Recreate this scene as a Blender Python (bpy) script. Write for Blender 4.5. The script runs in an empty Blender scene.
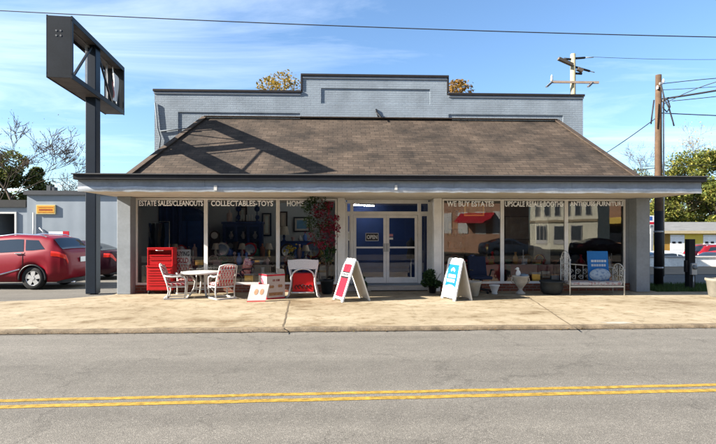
import bpy, bmesh, math, random
from mathutils import Vector, Matrix
random.seed(7)
SC = bpy.context.scene
COL = SC.collection
R = math.radians

# ------------------------------------------------------------------ camera frame
EYE, F, CX, HZ, YAW = 1.74, 500.0, 358.0, 232.0, 0.040
FW = Vector((math.sin(YAW), math.cos(YAW), 0)); RT = Vector((math.cos(YAW), -math.sin(YAW), 0)); UP = Vector((0, 0, 1))
def ray(px, py):
    return FW + RT * ((px - CX) / F) + UP * ((HZ - py) / F)
def aty(px, py, y):
    d = ray(px, py); t = y / d.y
    return Vector((d.x * t, y, EYE + d.z * t))
def atz(px, py, z=0.0):
    d = ray(px, py); t = (z - EYE) / d.z
    return Vector((d.x * t, d.y * t, z))
def X(px, y): return aty(px, HZ, y).x
def Zh(py, y, px=358): return aty(px, py, y).z

# ------------------------------------------------------------------ materials
MATS = {}
K = .65          # all outdoor albedos share one factor, so that the exposure suits the sky
def kk(c, f=None):
    f = K if f is None else f
    return tuple(x * f for x in c)
KEEP = ('interior', 'white vinyl', 'white plastic', 'white print', 'cream stucco', 'red print', 'mustard', 'blue porcelain', 'crimson', 'whitewash', 'yellow wall', 'garage white', 'cream aluminium')
def nt(m): return m.node_tree.nodes, m.node_tree.links
def newmat(name):
    m = bpy.data.materials.new(name); m.use_nodes = True
    return m
def bsdf(m): return m.node_tree.nodes['Principled BSDF']
def ramp(N, stops):
    r = N.new('ShaderNodeValToRGB'); e = r.color_ramp.elements
    while len(e) < len(stops): e.new(0.5)
    for k, (p, c) in enumerate(stops):
        e[k].position = p; e[k].color = (c[0], c[1], c[2], 1) if hasattr(c, '__len__') else (c, c, c, 1)
    return r
def noise(N, L, scale, detail=4, rough=.55, vec=None):
    n = N.new('ShaderNodeTexNoise'); n.inputs['Scale'].default_value = scale
    n.inputs['Detail'].default_value = detail; n.inputs['Roughness'].default_value = rough
    if vec: L.new(vec, n.inputs['Vector'])
    return n
def mixc(N, L, a, b, f=None, mode='MIX', fac=1.0):
    x = N.new('ShaderNodeMix'); x.data_type = 'RGBA'; x.blend_type = mode
    x.inputs[0].default_value = fac
    if f is not None: L.new(f, x.inputs[0])
    for s, v in ((6, a), (7, b)):
        if isinstance(v, (tuple, list)): x.inputs[s].default_value = (*v[:3], 1)
        else: L.new(v, x.inputs[s])
    return x.outputs[2]
def objvec(N, L, sc=(1, 1, 1), out='Object'):
    t = N.new('ShaderNodeTexCoord')
    if sc == (1, 1, 1): return t.outputs[out]
    mp = N.new('ShaderNodeMapping'); mp.inputs['Scale'].default_value = sc
    L.new(t.outputs[out], mp.inputs['Vector']); return mp.outputs[0]
def bump(N, L, h, strength=.3, dist=.01):
    b = N.new('ShaderNodeBump'); b.inputs['Strength'].default_value = strength; b.inputs['Distance'].default_value = dist
    L.new(h, b.inputs['Height']); return b.outputs[0]

def M(name, col=(.5, .5, .5), rough=.6, metal=0., var=.12, scale=6., bumpy=0., spec=.22, coat=0.):
    """plain painted / worn surface: base colour broken up by two noises"""
    if name in MATS: return MATS[name]
    if metal < .4 and not name.startswith(KEEP): col = kk(col)
    m = newmat(name); N, L = nt(m); p = bsdf(m)
    v = objvec(N, L)
    n1 = noise(N, L, scale, 5, .6, v); n2 = noise(N, L, scale * 9, 3, .6, v)
    r1 = ramp(N, [(.3, 1 - var), (.7, 1 + var * .6)]); L.new(n1.outputs['Fac'], r1.inputs[0])
    r2 = ramp(N, [(.3, 1 - var * .5), (.7, 1 + var * .3)]); L.new(n2.outputs['Fac'], r2.inputs[0])
    c = mixc(N, L, (*col,), r1.outputs[0], mode='MULTIPLY'); c = mixc(N, L, c, r2.outputs[0], mode='MULTIPLY')
    L.new(c, p.inputs['Base Color'])
    p.inputs['Roughness'].default_value = rough; p.inputs['Metallic'].default_value = metal
    p.inputs['Specular IOR Level'].default_value = spec
    if coat: p.inputs['Coat Weight'].default_value = coat; p.inputs['Coat Roughness'].default_value = .05
    if bumpy: L.new(bump(N, L, n2.outputs['Fac'], bumpy, .01), p.inputs['Normal'])
    MATS[name] = m
    return m

def mat_asphalt(name, lo, hi, speck=.5, warm=(1, .97, .92)):
    warm = kk(warm)
    m = newmat(name); N, L = nt(m); p = bsdf(m); v = objvec(N, L)
    big = noise(N, L, .5, 5, .6, objvec(N, L, (.12, 1.7, 1)))
    mid = noise(N, L, 3.0, 5, .7, v)
    fine = noise(N, L, 120, 3, .8, v)
    vor = N.new('ShaderNodeTexVoronoi'); vor.inputs['Scale'].default_value = 95; L.new(v, vor.inputs['Vector'])
    rb = ramp(N, [(.35, tuple(lo * w for w in warm)), (.65, tuple(hi * w for w in warm))]); L.new(big.outputs['Fac'], rb.inputs[0])
    rm = ramp(N, [(.3, .89), (.7, 1.07)]); L.new(mid.outputs['Fac'], rm.inputs[0])
    rf = ramp(N, [(.33, 1 - speck), (.5, .95), (.7, 1 + speck)]); L.new(fine.outputs['Fac'], rf.inputs[0])
    rv = N.new('ShaderNodeSeparateColor'); L.new(vor.outputs['Color'], rv.inputs[0])
    rr = ramp(N, [(0., .72), (.6, 1.0), (.85, 1.05), (.97, 1.5)]); L.new(rv.outputs[0], rr.inputs[0])
    c = mixc(N, L, rb.outputs[0], rm.outputs[0], mode='MULTIPLY'); c = mixc(N, L, c, rf.outputs[0], mode='MULTIPLY')
    c = mixc(N, L, c, rr.outputs[0], mode='MULTIPLY', fac=.8)
    ck = N.new('ShaderNodeTexVoronoi'); ck.feature = 'DISTANCE_TO_EDGE'; ck.inputs['Scale'].default_value = .33
    cn = noise(N, L, .9, 6, .65, v); ca_ = N.new('ShaderNodeVectorMath'); ca_.operation = 'MULTIPLY_ADD'; L.new(cn.outputs['Color'], ca_.inputs[0]); ca_.inputs[1].default_value = (2.2, 2.2, 0); L.new(v, ca_.inputs[2]); L.new(ca_.outputs[0], ck.inputs['Vector'])
    cr = ramp(N, [(.003, .62), (.008, 1.)]); L.new(ck.outputs['Distance'], cr.inputs[0]); c = mixc(N, L, c, cr.outputs[0], mode='MULTIPLY', fac=.55)
    ol = noise(N, L, 1.1, 3, .5, v); ro = ramp(N, [(.24, .62), (.33, 1.)]); L.new(ol.outputs['Fac'], ro.inputs[0]); c = mixc(N, L, c, ro.outputs[0], mode='MULTIPLY', fac=.6)
    L.new(c, p.inputs['Base Color']); p.inputs['Roughness'].default_value = .9; p.inputs['Specular IOR Level'].default_value = .25
    h = mixc(N, L, fine.outputs['Fac'], vor.outputs['Distance'], fac=.5)
    L.new(bump(N, L, h, .6, .008), p.inputs['Normal'])
    return m

def mat_concrete():
    m = newmat('stained concrete'); N, L = nt(m); p = bsdf(m); v = objvec(N, L)
    big = noise(N, L, .42, 8, .68, objvec(N, L, (.9, 1.1, 1))); mid = noise(N, L, 3.4, 8, .75, v); fine = noise(N, L, 60, 4, .75, v)
    rb = ramp(N, [(.36, kk((.19, .135, .075))), (.44, kk((.335, .275, .185))), (.56, kk((.40, .335, .235))), (.7, kk((.48, .42, .315)))]); L.new(big.outputs['Fac'], rb.inputs[0])
    rm = ramp(N, [(.36, (.55, .47, .36)), (.47, (.92, .90, .86)), (.75, (1.14, 1.14, 1.14))]); L.new(mid.outputs['Fac'], rm.inputs[0])
    rf = ramp(N, [(.3, .8), (.7, 1.14)]); L.new(fine.outputs['Fac'], rf.inputs[0])
    c = mixc(N, L, rb.outputs[0], rm.outputs[0], mode='MULTIPLY'); c = mixc(N, L, c, rf.outputs[0], mode='MULTIPLY')
    # hairline cracks
    w = N.new('ShaderNodeTexVoronoi'); w.feature = 'DISTANCE_TO_EDGE'; w.inputs['Scale'].default_value = .38
    wn = noise(N, L, 1.3, 5, .6, v); add = N.new('ShaderNodeVectorMath'); add.operation = 'MULTIPLY_ADD'
    L.new(wn.outputs['Color'], add.inputs[0]); add.inputs[1].default_value = (1.2, 1.2, 0); L.new(v, add.inputs[2]); L.new(add.outputs[0], w.inputs['Vector'])
    rc = ramp(N, [(.002, .55), (.006, 1.)]); L.new(w.outputs['Distance'], rc.inputs[0])
    c = mixc(N, L, c, rc.outputs[0], mode='MULTIPLY', fac=.6)
    L.new(c, p.inputs['Base Color']); p.inputs['Roughness'].default_value = .88; p.inputs['Specular IOR Level'].default_value = .25
    L.new(bump(N, L, fine.outputs['Fac'], .35, .006), p.inputs['Normal'])
    return m

def brickvec(N, L, uaxis, vaxis, vs=1.0):
    t = N.new('ShaderNodeTexCoord'); s = N.new('ShaderNodeSeparateXYZ'); L.new(t.outputs['Object'], s.inputs[0])
    c = N.new('ShaderNodeCombineXYZ'); L.new(s.outputs[uaxis], c.inputs[0])
    if vs != 1.0:
        mu = N.new('ShaderNodeMath'); mu.operation = 'MULTIPLY'; mu.inputs[1].default_value = vs; L.new(s.outputs[vaxis], mu.inputs[0]); L.new(mu.outputs[0], c.inputs[1])
    else: L.new(s.outputs[vaxis], c.inputs[1])
    return c.outputs[0], t.outputs['Object']

def mat_brick(name, c1, c2, mortar, bw=.23, rh=.078, ms=.012, u='X', v='Z', vs=1., rough=.85, bmp=.6, stain=.25, offset=.5):
    m = newmat(name); N, L = nt(m); p = bsdf(m)
    vec, ov = brickvec(N, L, u, v, vs)
    wob = noise(N, L, 9, 3, .5, ov)
    ad = N.new('ShaderNodeVectorMath'); ad.operation = 'MULTIPLY_ADD'; L.new(wob.outputs['Color'], ad.inputs[0]); ad.inputs[1].default_value = (.012, .012, 0); L.new(vec, ad.inputs[2])
    b = N.new('ShaderNodeTexBrick'); L.new(ad.outputs[0], b.inputs['Vector']); b.offset = offset
    b.inputs['Scale'].default_value = 1; b.inputs['Brick Width'].default_value = bw; b.inputs['Row Height'].default_value = rh
    b.inputs['Mortar Size'].default_value = ms; b.inputs['Mortar Smooth'].default_value = .35; b.inputs['Bias'].default_value = 0
    if not name.startswith('orange'): c1, c2, mortar = kk(c1), kk(c2), kk(mortar)
    b.inputs['Color1'].default_value = (*c1, 1); b.inputs['Color2'].default_value = (*c2, 1); b.inputs['Mortar'].default_value = (*mortar, 1)
    n = noise(N, L, 1.1, 6, .65, ov); rn = ramp(N, [(.3, 1 - stain), (.7, 1 + stain * .5)]); L.new(n.outputs['Fac'], rn.inputs[0])
    f = noise(N, L, 45, 3, .7, ov); rf = ramp(N, [(.3, .85), (.7, 1.1)]); L.new(f.outputs['Fac'], rf.inputs[0])
    c = mixc(N, L, b.outputs['Color'], rn.outputs[0], mode='MULTIPLY'); c = mixc(N, L, c, rf.outputs[0], mode='MULTIPLY')
    L.new(c, p.inputs['Base Color']); p.inputs['Roughness'].default_value = rough; p.inputs['Specular IOR Level'].default_value = .3
    inv = N.new('ShaderNodeMath'); inv.operation = 'SUBTRACT'; inv.inputs[0].default_value = 1; L.new(b.outputs['Fac'], inv.inputs[1])
    h = N.new('ShaderNodeMath'); h.operation = 'MULTIPLY_ADD'; L.new(f.outputs['Fac'], h.inputs[0]); h.inputs[1].default_value = .35; L.new(inv.outputs[0], h.inputs[2])
    L.new(bump(N, L, h.outputs[0], bmp, .015), p.inputs['Normal'])
    return m

def mat_glass(name, refl=1.0, tint=(.93, .96, .97), ior=1.6):
    m = newmat(name); N, L = nt(m); N.remove(bsdf(m)); out = N['Material Output']
    tr = N.new('ShaderNodeBsdfTransparent'); tr.inputs[0].default_value = (*tint, 1)
    gl = N.new('ShaderNodeBsdfGlossy'); gl.inputs['Roughness'].default_value = .004; gl.inputs['Color'].default_value = (1, 1, 1, 1)
    n = noise(N, L, .55, 2, .4, objvec(N, L)); L.new(bump(N, L, n.outputs['Fac'], .05, .05), gl.inputs['Normal'])
    fr = N.new('ShaderNodeFresnel'); fr.inputs['IOR'].default_value = ior
    mu = N.new('ShaderNodeMath'); mu.operation = 'MULTIPLY'; mu.inputs[1].default_value = refl; mu.use_clamp = True; L.new(fr.outputs[0], mu.inputs[0])
    mx = N.new('ShaderNodeMixShader'); L.new(mu.outputs[0], mx.inputs[0]); L.new(tr.outputs[0], mx.inputs[1]); L.new(gl.outputs[0], mx.inputs[2])
    L.new(mx.outputs[0], out.inputs[0])
    return m

def mat_leaf(name, cols, scale=2.5):
    if name in MATS: return MATS[name]
    m = newmat(name); N, L = nt(m); p = bsdf(m)
    g = N.new('ShaderNodeNewGeometry')
    r = ramp(N, [(k / max(1, len(cols) - 1), kk(c, .8)) for k, c in enumerate(cols)])
    L.new(g.outputs['Random Per Island'], r.inputs[0]); L.new(r.outputs[0], p.inputs['Base Color'])
    p.inputs['Roughness'].default_value = .6; p.inputs['Specular IOR Level'].default_value = .3
    tl = N.new('ShaderNodeBsdfTranslucent'); L.new(r.outputs[0], tl.inputs[0])
    mx = N.new('ShaderNodeMixShader'); mx.inputs[0].default_value = .35
    L.new(p.outputs[0], mx.inputs[1]); L.new(tl.outputs[0], mx.inputs[2]); L.new(mx.outputs[0], N['Material Output'].inputs[0])
    MATS[name] = m
    return m

def mat_pattern(name, a, b, kind='lattice', scale=9):
    if name in MATS: return MATS[name]
    m = newmat(name); N, L = nt(m); p = bsdf(m)
    if kind == 'lattice':
        mp = N.new('ShaderNodeMapping'); mp.inputs['Rotation'].default_value = (0.0, R(45), R(45))
        L.new(objvec(N, L), mp.inputs['Vector'])
        facs = []
        for ax in ('X', 'Y', 'Z'):
            w = N.new('ShaderNodeTexWave'); w.wave_type = 'BANDS'; w.bands_direction = ax; w.inputs['Scale'].default_value = scale; w.inputs['Distortion'].default_value = .6
            L.new(mp.outputs[0], w.inputs['Vector']); facs.append(w.outputs['Fac'])
        mx = N.new('ShaderNodeMath'); mx.operation = 'MAXIMUM'; L.new(facs[0], mx.inputs[0]); L.new(facs[1], mx.inputs[1])
        r = ramp(N, [(.84, 0.), (.94, 1.)]); L.new(mx.outputs[0], r.inputs[0]); f = r.outputs[0]
    else:
        n = noise(N, L, scale, 4, .6, objvec(N, L)); r = ramp(N, [(.52, 0.), (.58, 1.)]); L.new(n.outputs['Fac'], r.inputs[0]); f = r.outputs[0]
    L.new(mixc(N, L, kk(a), kk(b), f=f), p.inputs['Base Color']); p.inputs['Roughness'].default_value = .85
    MATS[name] = m
    return m

# ------------------------------------------------------------------ mesh builder
class MB:
    def __init__(s): s.v = []; s.f = []; s.sm = []
    def add(s, vs, fs, smooth=False):
        o = len(s.v); s.v += [Vector(p) for p in vs]; s.f += [tuple(i + o for i in f) for f in fs]; s.sm += [smooth] * len(fs)
        return s
    def box(s, x0, x1, y0, y1, z0, z1):
        vs = [(x0, y0, z0), (x1, y0, z0), (x1, y1, z0), (x0, y1, z0), (x0, y0, z1), (x1, y0, z1), (x1, y1, z1), (x0, y1, z1)]
        return s.add(vs, [(0, 3, 2, 1), (4, 5, 6, 7), (0, 1, 5, 4), (1, 2, 6, 5), (2, 3, 7, 6), (3, 0, 4, 7)])
    def bar(s, p, q, w, h=None, up=(0, 0, 1)):
        p, q = Vector(p), Vector(q); h = h or w; d = (q - p).normalized(); u = Vector(up)
        if abs(d.dot(u)) > .98: u = Vector((0, 1, 0))
        a = d.cross(u).normalized() * w / 2; b = a.cross(d).normalized() * h / 2
        vs = [p - a - b, p + a - b, p + a + b, p - a + b, q - a - b, q + a - b, q + a + b, q - a + b]
        return s.add(vs, [(3, 2, 1, 0), (4, 5, 6, 7), (0, 1, 5, 4), (1, 2, 6, 5), (2, 3, 7, 6), (3, 0, 4, 7)])
    def tube(s, pts, r, n=8, caps=True):
        pts = [Vector(p) for p in pts]; rs = r if isinstance(r, (list, tuple)) else [r] * len(pts)
        o = len(s.v); a = None
        for i, p in enumerate(pts):
            d = (pts[min(i + 1, len(pts) - 1)] - pts[max(i - 1, 0)])
            d = d.normalized() if d.length > 1e-9 else Vector((0, 0, 1))
            if a is None:
                u = Vector((0, 0, 1)) if abs(d.z) < .9 else Vector((1, 0, 0)); a = d.cross(u).normalized()
            else:
                a = (a - d * a.dot(d)); a = a.normalized() if a.length > 1e-6 else d.orthogonal().normalized()
            b = d.cross(a)
            for k in range(n):
                t = 2 * math.pi * k / n; s.v.append(p + (a * math.cos(t) + b * math.sin(t)) * rs[i])
        for i in range(len(pts) - 1):
            for k in range(n):
                q = (k + 1) % n; s.f.append((o + i * n + k, o + i * n + q, o + (i + 1) * n + q, o + (i + 1) * n + k)); s.sm.append(True)
        if caps:
            s.f.append(tuple(o + k for k in reversed(range(n)))); s.sm.append(False)
            e = o + (len(pts) - 1) * n; s.f.append(tuple(e + k for k in range(n))); s.sm.append(False)
        return s
    def lathe(s, c, prof, n=16, axis='z', caps=True):
        c = Vector(c); o = len(s.v)
        for r, h in prof:
            for k in range(n):
                t = 2 * math.pi * k / n; x, y = r * math.cos(t), r * math.sin(t)
                s.v.append(c + (Vector((x, y, h)) if axis == 'z' else Vector((x, h, y)) if axis == 'y' else Vector((h, x, y))))
        for i in range(len(prof) - 1):
            for k in range(n):
                q = (k + 1) % n; s.f.append((o + i * n + k, o + i * n + q, o + (i + 1) * n + q, o + (i + 1) * n + k)); s.sm.append(True)
        if caps:
            s.f.append(tuple(o + k for k in reversed(range(n)))); s.sm.append(False)
            e = o + (len(prof) - 1) * n; s.f.append(tuple(e + k for k in range(n))); s.sm.append(False)
        return s
    def ball(s, c, r, n=12, m=8, sq=(1, 1, 1)):
        prof = [(max(1e-4, math.sin(math.pi * i / m)), -math.cos(math.pi * i / m)) for i in range(m + 1)]
        o = len(s.v); s.lathe((0, 0, 0), prof, n)
        for i in range(o, len(s.v)):
            p = s.v[i]; s.v[i] = Vector((p.x * r * sq[0], p.y * r * sq[1], p.z * r * sq[2])) + Vector(c)
        return s
    def prism(s, outline, d0, d1, axis='y'):
        """outline: list of (u, w); extruded along axis between d0 and d1"""
        f = {'y': lambda u, w, d: (u, d, w), 'x': lambda u, w, d: (d, u, w), 'z': lambda u, w, d: (u, w, d)}[axis]
        n = len(outline)
        vs = [f(u, w, d0) for u, w in outline] + [f(u, w, d1) for u, w in outline]
        fs = [tuple(range(n)), tuple(reversed(range(n, 2 * n)))] + [((k + 1) % n, k, n + k, n + (k + 1) % n) for k in range(n)]
        return s.add(vs, fs)
    def quad(s, a, b, c, d): return s.add([a, b, c, d], [(0, 1, 2, 3)])
    def grid(s, fn, nu, nv, smooth=True):
        vs = [fn(i / nu, j / nv) for j in range(nv + 1) for i in range(nu + 1)]
        fs = [(j * (nu + 1) + i, j * (nu + 1) + i + 1, (j + 1) * (nu + 1) + i + 1, (j + 1) * (nu + 1) + i) for j in range(nv) for i in range(nu)]
        return s.add(vs, fs, smooth)
    def move(s, off=(0, 0, 0), rz=0, pre=None):
        mt = Matrix.Translation(Vector(off)) @ Matrix.Rotation(rz, 4, 'Z')
        if pre: mt = mt @ pre
        s.v = [mt @ p for p in s.v]; return s
    def build(s, name, mat, parent=None, bevel=0, world=False, label=None, fix=True):
        me = bpy.data.meshes.new(name); vs = s.v
        if world and parent is not None:
            o = parent
            while o.parent: o = o.parent
            inv = (Matrix.Translation(o.location) @ Matrix.Rotation(o.rotation_euler.z, 4, 'Z')).inverted(); vs = [inv @ p for p in vs]
        me.from_pydata([tuple(p) for p in vs], [], s.f)
        me.polygons.foreach_set('use_smooth', s.sm); me.validate()
        if fix:
            bm = bmesh.new(); bm.from_mesh(me); bmesh.ops.recalc_face_normals(bm, faces=bm.faces); bm.to_mesh(me); bm.free()
        me.materials.append(mat if not isinstance(mat, str) else MATS[mat]); me.update()
        ob = bpy.data.objects.new(name, me); COL.objects.link(ob)
        if parent is not None: ob.parent = parent
        if bevel:
            b = ob.modifiers.new('edge', 'BEVEL'); b.width = bevel; b.segments = 2; b.limit_method = 'ANGLE'
        if label: ob['label'] = label
        return ob

def tag(o, label=None, cat=None, group=None, kind=None):
    for k, v in (('label', label), ('category', cat), ('group', group), ('kind', kind)):
        if v: o[k] = v
    return o
def thing(name, label, cat, loc=(0, 0, 0), rz=0, group=None):
    o = bpy.data.objects.new(name, None); COL.objects.link(o); o.empty_display_size = .2
    o.location = loc; o.rotation_euler = (0, 0, rz)
    return tag(o, label, cat, group)
def copy_tree(o, parent=None):
    c = o.copy(); COL.objects.link(c); c.parent = parent
    for ch in list(o.children): copy_tree(ch, c)
    return c
def dup(o, loc, rz, label, group=None, s=1.0):
    c = copy_tree(o); c.location = loc; c.rotation_euler = (0, 0, rz); c['label'] = label; c.scale = (s, s, s)
    if group: c['group'] = group
    return c
def struct(o): o['kind'] = 'structure'; return o

def text_mb(txt, width=None, height=None, thick=.002, bold=.0, align='CENTER'):
    cu = bpy.data.curves.new('t', 'FONT'); cu.body = txt; cu.size = 1; cu.align_x = align; cu.extrude = 0; cu.offset = bold; cu.resolution_u = 3
    ob = bpy.data.objects.new('t', cu); COL.objects.link(ob)
    dg = bpy.context.evaluated_depsgraph_get(); dg.update()
    me = ob.evaluated_get(dg).to_mesh()
    vs = [v.co.copy() for v in me.vertices]; fs = [tuple(p.vertices) for p in me.polygons]
    ob.evaluated_get(dg).to_mesh_clear(); bpy.data.objects.remove(ob); bpy.data.curves.remove(cu)
    x0 = min(v.x for v in vs); x1 = max(v.x for v in vs); y0 = min(v.y for v in vs); y1 = max(v.y for v in vs)
    sy = (height / (y1 - y0)) if height else width / (x1 - x0); sx = (width / (x1 - x0)) if width else sy
    mb = MB(); mb.add([((v.x - x0) * sx, 0, (v.y - y0) * sy) for v in vs], fs)   # lies in the XZ plane, facing -Y
    return mb
# ------------------------------------------------------------------ shared materials
ASPH = mat_asphalt('road asphalt', .155, .215, .55, (1, .92, .80))
LOT = mat_asphalt('lot asphalt', .13, .19, .4, (1, .92, .80))
LANE = mat_asphalt('side road asphalt', .10, .13, .4)
CONC = mat_concrete()
BRICKP = mat_brick('painted grey brick', (.33, .39, .45), (.355, .415, .475), (.31, .365, .425), bmp=.9, stain=.26, ms=.012, bw=.21, rh=.076)
BRICKR = mat_brick('red brick', (.24, .07, .045), (.30, .10, .06), (.28, .23, .19))
SHING = mat_brick('brown shingles', (.060, .041, .028), (.102, .073, .052), (.034, .024, .017), bw=.30, rh=.15, ms=.008, vs=1.83, bmp=1.0, stain=.75)
SHINGS = mat_brick('brown shingles on hip end', (.070, .047, .034), (.105, .074, .054), (.038, .027, .02), bw=.34, rh=.16, ms=.009, u='Y', vs=1.4, bmp=.9, stain=.4)
FASC = M('fascia grey paint', (.33, .39, .47), .55, var=.22, scale=1.2)
COLP = M('column grey paint', (.31, .34, .37), .55, var=.16, scale=1.5)
SOFF = M('soffit cream', (.84, .77, .66), .7, var=.12, scale=1.5)
FLASH = M('pale flashing', (.62, .66, .70), .4, var=.2, scale=3, metal=.2)
BLACKM = M('black metal', (.022, .022, .026), .45, var=.2, scale=4)
ALU = M('cream aluminium frame', (.68, .67, .65), .42, var=.1, scale=4, metal=.15)
ALUG = M('grey aluminium', (.42, .43, .44), .38, var=.1, metal=.5)
GLASS = mat_glass('shop glass', 1.25, (.95, .97, .98))
WHITE = M('white paint', (.74, .73, .70), .45, var=.06, scale=5)
WHITEP = M('white plastic', (.60, .60, .59), .35, var=.04, scale=5)
LETTER = M('white vinyl lettering', (.93, .96, 1.0), .6, var=.03)
NAVY = M('navy paint', (.012, .020, .034), .4, var=.15, scale=3)
IWALL = M('interior grey wall', (.42, .47, .50), .8, var=.06, scale=1)
INAVY = M('interior navy wall', (.012, .03, .11), .7, var=.2, scale=2)
IFLOOR = M('interior floor', (.36, .32, .28), .5, var=.2, scale=2)
ICEIL = M('interior ceiling', (.75, .75, .75), .8, var=.05)
WOODP = M('weathered pole wood', (.115, .07, .042), .85, var=.3, scale=5, bumpy=.6)
BARK = M('grey bark', (.13, .11, .095), .9, var=.3, scale=4, bumpy=.6)
RED = M('red enamel', (.62, .012, .016), .38, var=.06, coat=.3)
REDP = M('red print', (.36, .008, .022), .5, var=.05)
YEL = M('yellow road paint', (.44, .28, .045), .8, var=.5, scale=14, bumpy=.4)
DARKW = M('dark wood', (.055, .032, .022), .45, var=.3, scale=4)
BROWNW = M('brown wood', (.17, .085, .045), .5, var=.3, scale=4)
TERRA = M('terracotta', (.36, .15, .085), .7, var=.15)
STONE = M('cast stone', (.55, .51, .44), .8, var=.2, bumpy=.4)
CHROME = M('chrome', (.75, .75, .76), .15, metal=1., var=.03)
RUBBER = M('tyre rubber', (.02, .02, .021), .75, var=.2)
BLUEP = M('bright blue print', (.006, .155, .42), .5, var=.04)
BLUET = M('blue poster', (.02, .19, .55), .6, var=.1)
GOLDM = M('brass', (.6, .42, .13), .3, metal=.9, var=.1)
NAVYF = M('navy fabric', (.014, .022, .055), .85, var=.2, scale=10)
REDF = M('red cloth', (.42, .02, .03), .85, var=.2, scale=6)
CREAMF = M('cream cloth', (.6, .55, .46), .9, var=.15)
GREYM = M('grey galvanised', (.33, .34, .35), .45, metal=.6, var=.15)
CABLE = M('black cable', (.03, .03, .035), .6, var=.1)

# ------------------------------------------------------------------ ground and road
def zg(x, y):
    t = max(0, min(1, (y - 25.3) / 2.2)) * max(0, min(1, (x - 8) / 2.0))
    return -.16 - .62 * t * t * (3 - 2 * t)
GROUND = newmat('earth and dry grass')
def _g():
    N, L = nt(GROUND); v = objvec(N, L); n = noise(N, L, .4, 6, .7, v); r = ramp(N, [(.35, (.05, .042, .025)), (.55, (.06, .057, .03)), (.7, (.10, .085, .06))])
    L.new(n.outputs['Fac'], r.inputs[0]); L.new(r.outputs[0], bsdf(GROUND).inputs['Base Color']); bsdf(GROUND).inputs['Roughness'].default_value = .95
_g()
def axis_cuts(a, b, near0, near1, step):
    c = [a, a * .5, a * .25]; x = near0
    while x <= near1: c.append(x); x += step
    return sorted(set(c + [b * .25, b * .5, b]))
xs = axis_cuts(-700, 700, -60, 80, 2.0); ys = axis_cuts(-700, 700, -60, 80, 1.0)
g = MB(); g.add([(x, y, zg(x, y)) for y in ys for x in xs], [(j * len(xs) + i, j * len(xs) + i + 1, (j + 1) * len(xs) + i + 1, (j + 1) * len(xs) + i) for j in range(len(ys) - 1) for i in range(len(xs) - 1)], True)
struct(g.build('ground', GROUND))

def line2(pa, pb, z):
    a, b = atz(*pa, z), atz(*pb, z); return a, (b - a).normalized()
RZ = -.06
ca, cd = line2((0, 334.5), (716, 328), RZ)
def along(p, d, x): return p + d * ((x - p.x) / d.x)
XL, XR = -45, 60
c0, c1 = along(ca, cd, XL), along(ca, cd, XR)
r = MB(); r.grid(lambda u, v: Vector((c0.x + (c1.x - c0.x) * u, (c0.y + .03) * (1 - u) + (c1.y + .03) * u - v * 7.4, RZ)), 40, 6, False)
struct(r.build('road', ASPH))
for pa, pb, w in (((0, 400.6), (716, 384.6), .088), ((0, 406.8), (716, 390.0), .10)):
    a, d = line2(pa, pb, RZ + .004); p, q = along(a, d, XL), along(a, d, XR); n = Vector((0, w / 2, 0))
    m = MB(); m.grid(lambda u, v: p + (q - p) * u + n * (2 * v - 1) + Vector((0, .006 * math.sin(u * 900) , 0)), 240, 1, False)
    struct(m.build('road_line', YEL))
# apron
bl = atz(0, 301.5); b2 = atz(60, 299.0); b3 = atz(112, 295.0)
ap = [(c0.x, c0.y, 0), (c1.x, c1.y, 0), (XR, 14.25, 0), (9.3, 14.2, 0), (9.3, 15.5, 0), (-6.3, 15.5, 0), (b3.x, b3.y, 0), (b2.x, b2.y, 0), (bl.x, bl.y, 0), (XL, bl.y - .4, 0)]
m = MB(); m.prism([(p[0], p[1] + (.1 if k < 2 else 0)) for k, p in enumerate(ap)], -.2, 0, 'z')
apron = struct(m.build('apron', CONC))
KERB = M('kerb concrete', (.22, .17, .115), .9, var=.5, scale=5, bumpy=.5)
m = MB(); n = 260; J = [random.uniform(-.012, .012) for _ in range(n + 1)]
def kerbpt(u, v):
    k = min(n, int(round(u * n))); a = c0.lerp(c1, u); j = J[k]; pr = [(0, -.1), (.012, -.02), (.035, .001), (.06, .006), (.14, .006)][int(round(v * 4))]
    return Vector((a.x, a.y + pr[0] + j * (1 - v), pr[1] + j * .3))
m.grid(kerbpt, n, 4, True)
struct(m.build('kerb', KERB))
m = MB(); JD = [abs(random.gauss(.03, .03)) for _ in range(n + 1)]
m.grid(lambda u, v: Vector((c0.lerp(c1, u).x, c0.lerp(c1, u).y + .03 - v * (.03 + JD[min(n, int(round(u * n)))]), RZ + .006)), n, 1, False)
struct(m.build('gutter_dirt', M('gutter dirt', (.045, .035, .024), .95, var=.5, scale=9)))
for pa, pb, w in (((282, 331), (289.5, 300.5), .03), ((576, 329), (527, 296), .03)):
    a, b = atz(*pa, .005), atz(*pb, .005); dd = (b - a).normalized(); nn = Vector((-dd.y, dd.x, 0)) * w / 2; mm = MB()
    pts = [(a.lerp(b, k / 14) + nn * random.uniform(-.8, .8)) for k in range(15)]
    for k in range(14): mm.quad(pts[k] - nn, pts[k] + nn, pts[k + 1] + nn, pts[k + 1] - nn)
    struct(mm.build('expansion_joint', M('joint tar', (.17, .13, .085), .9, var=.3)))
# pale patch of paint on the apron
m = MB(); c = atz(617, 322.5, .004); m.add([c] + [c + Vector((math.cos(t) * .32 * random.uniform(.6, 1.2), math.sin(t) * .11 * random.uniform(.6, 1.2), 0)) for t in [k * math.pi / 8 for k in range(16)]], [(0, k + 1, (k + 1) % 16 + 1) for k in range(16)])
struct(m.build('paint_patch', M('spilt pale paint', (.42, .39, .33), .8, var=.15)))
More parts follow.
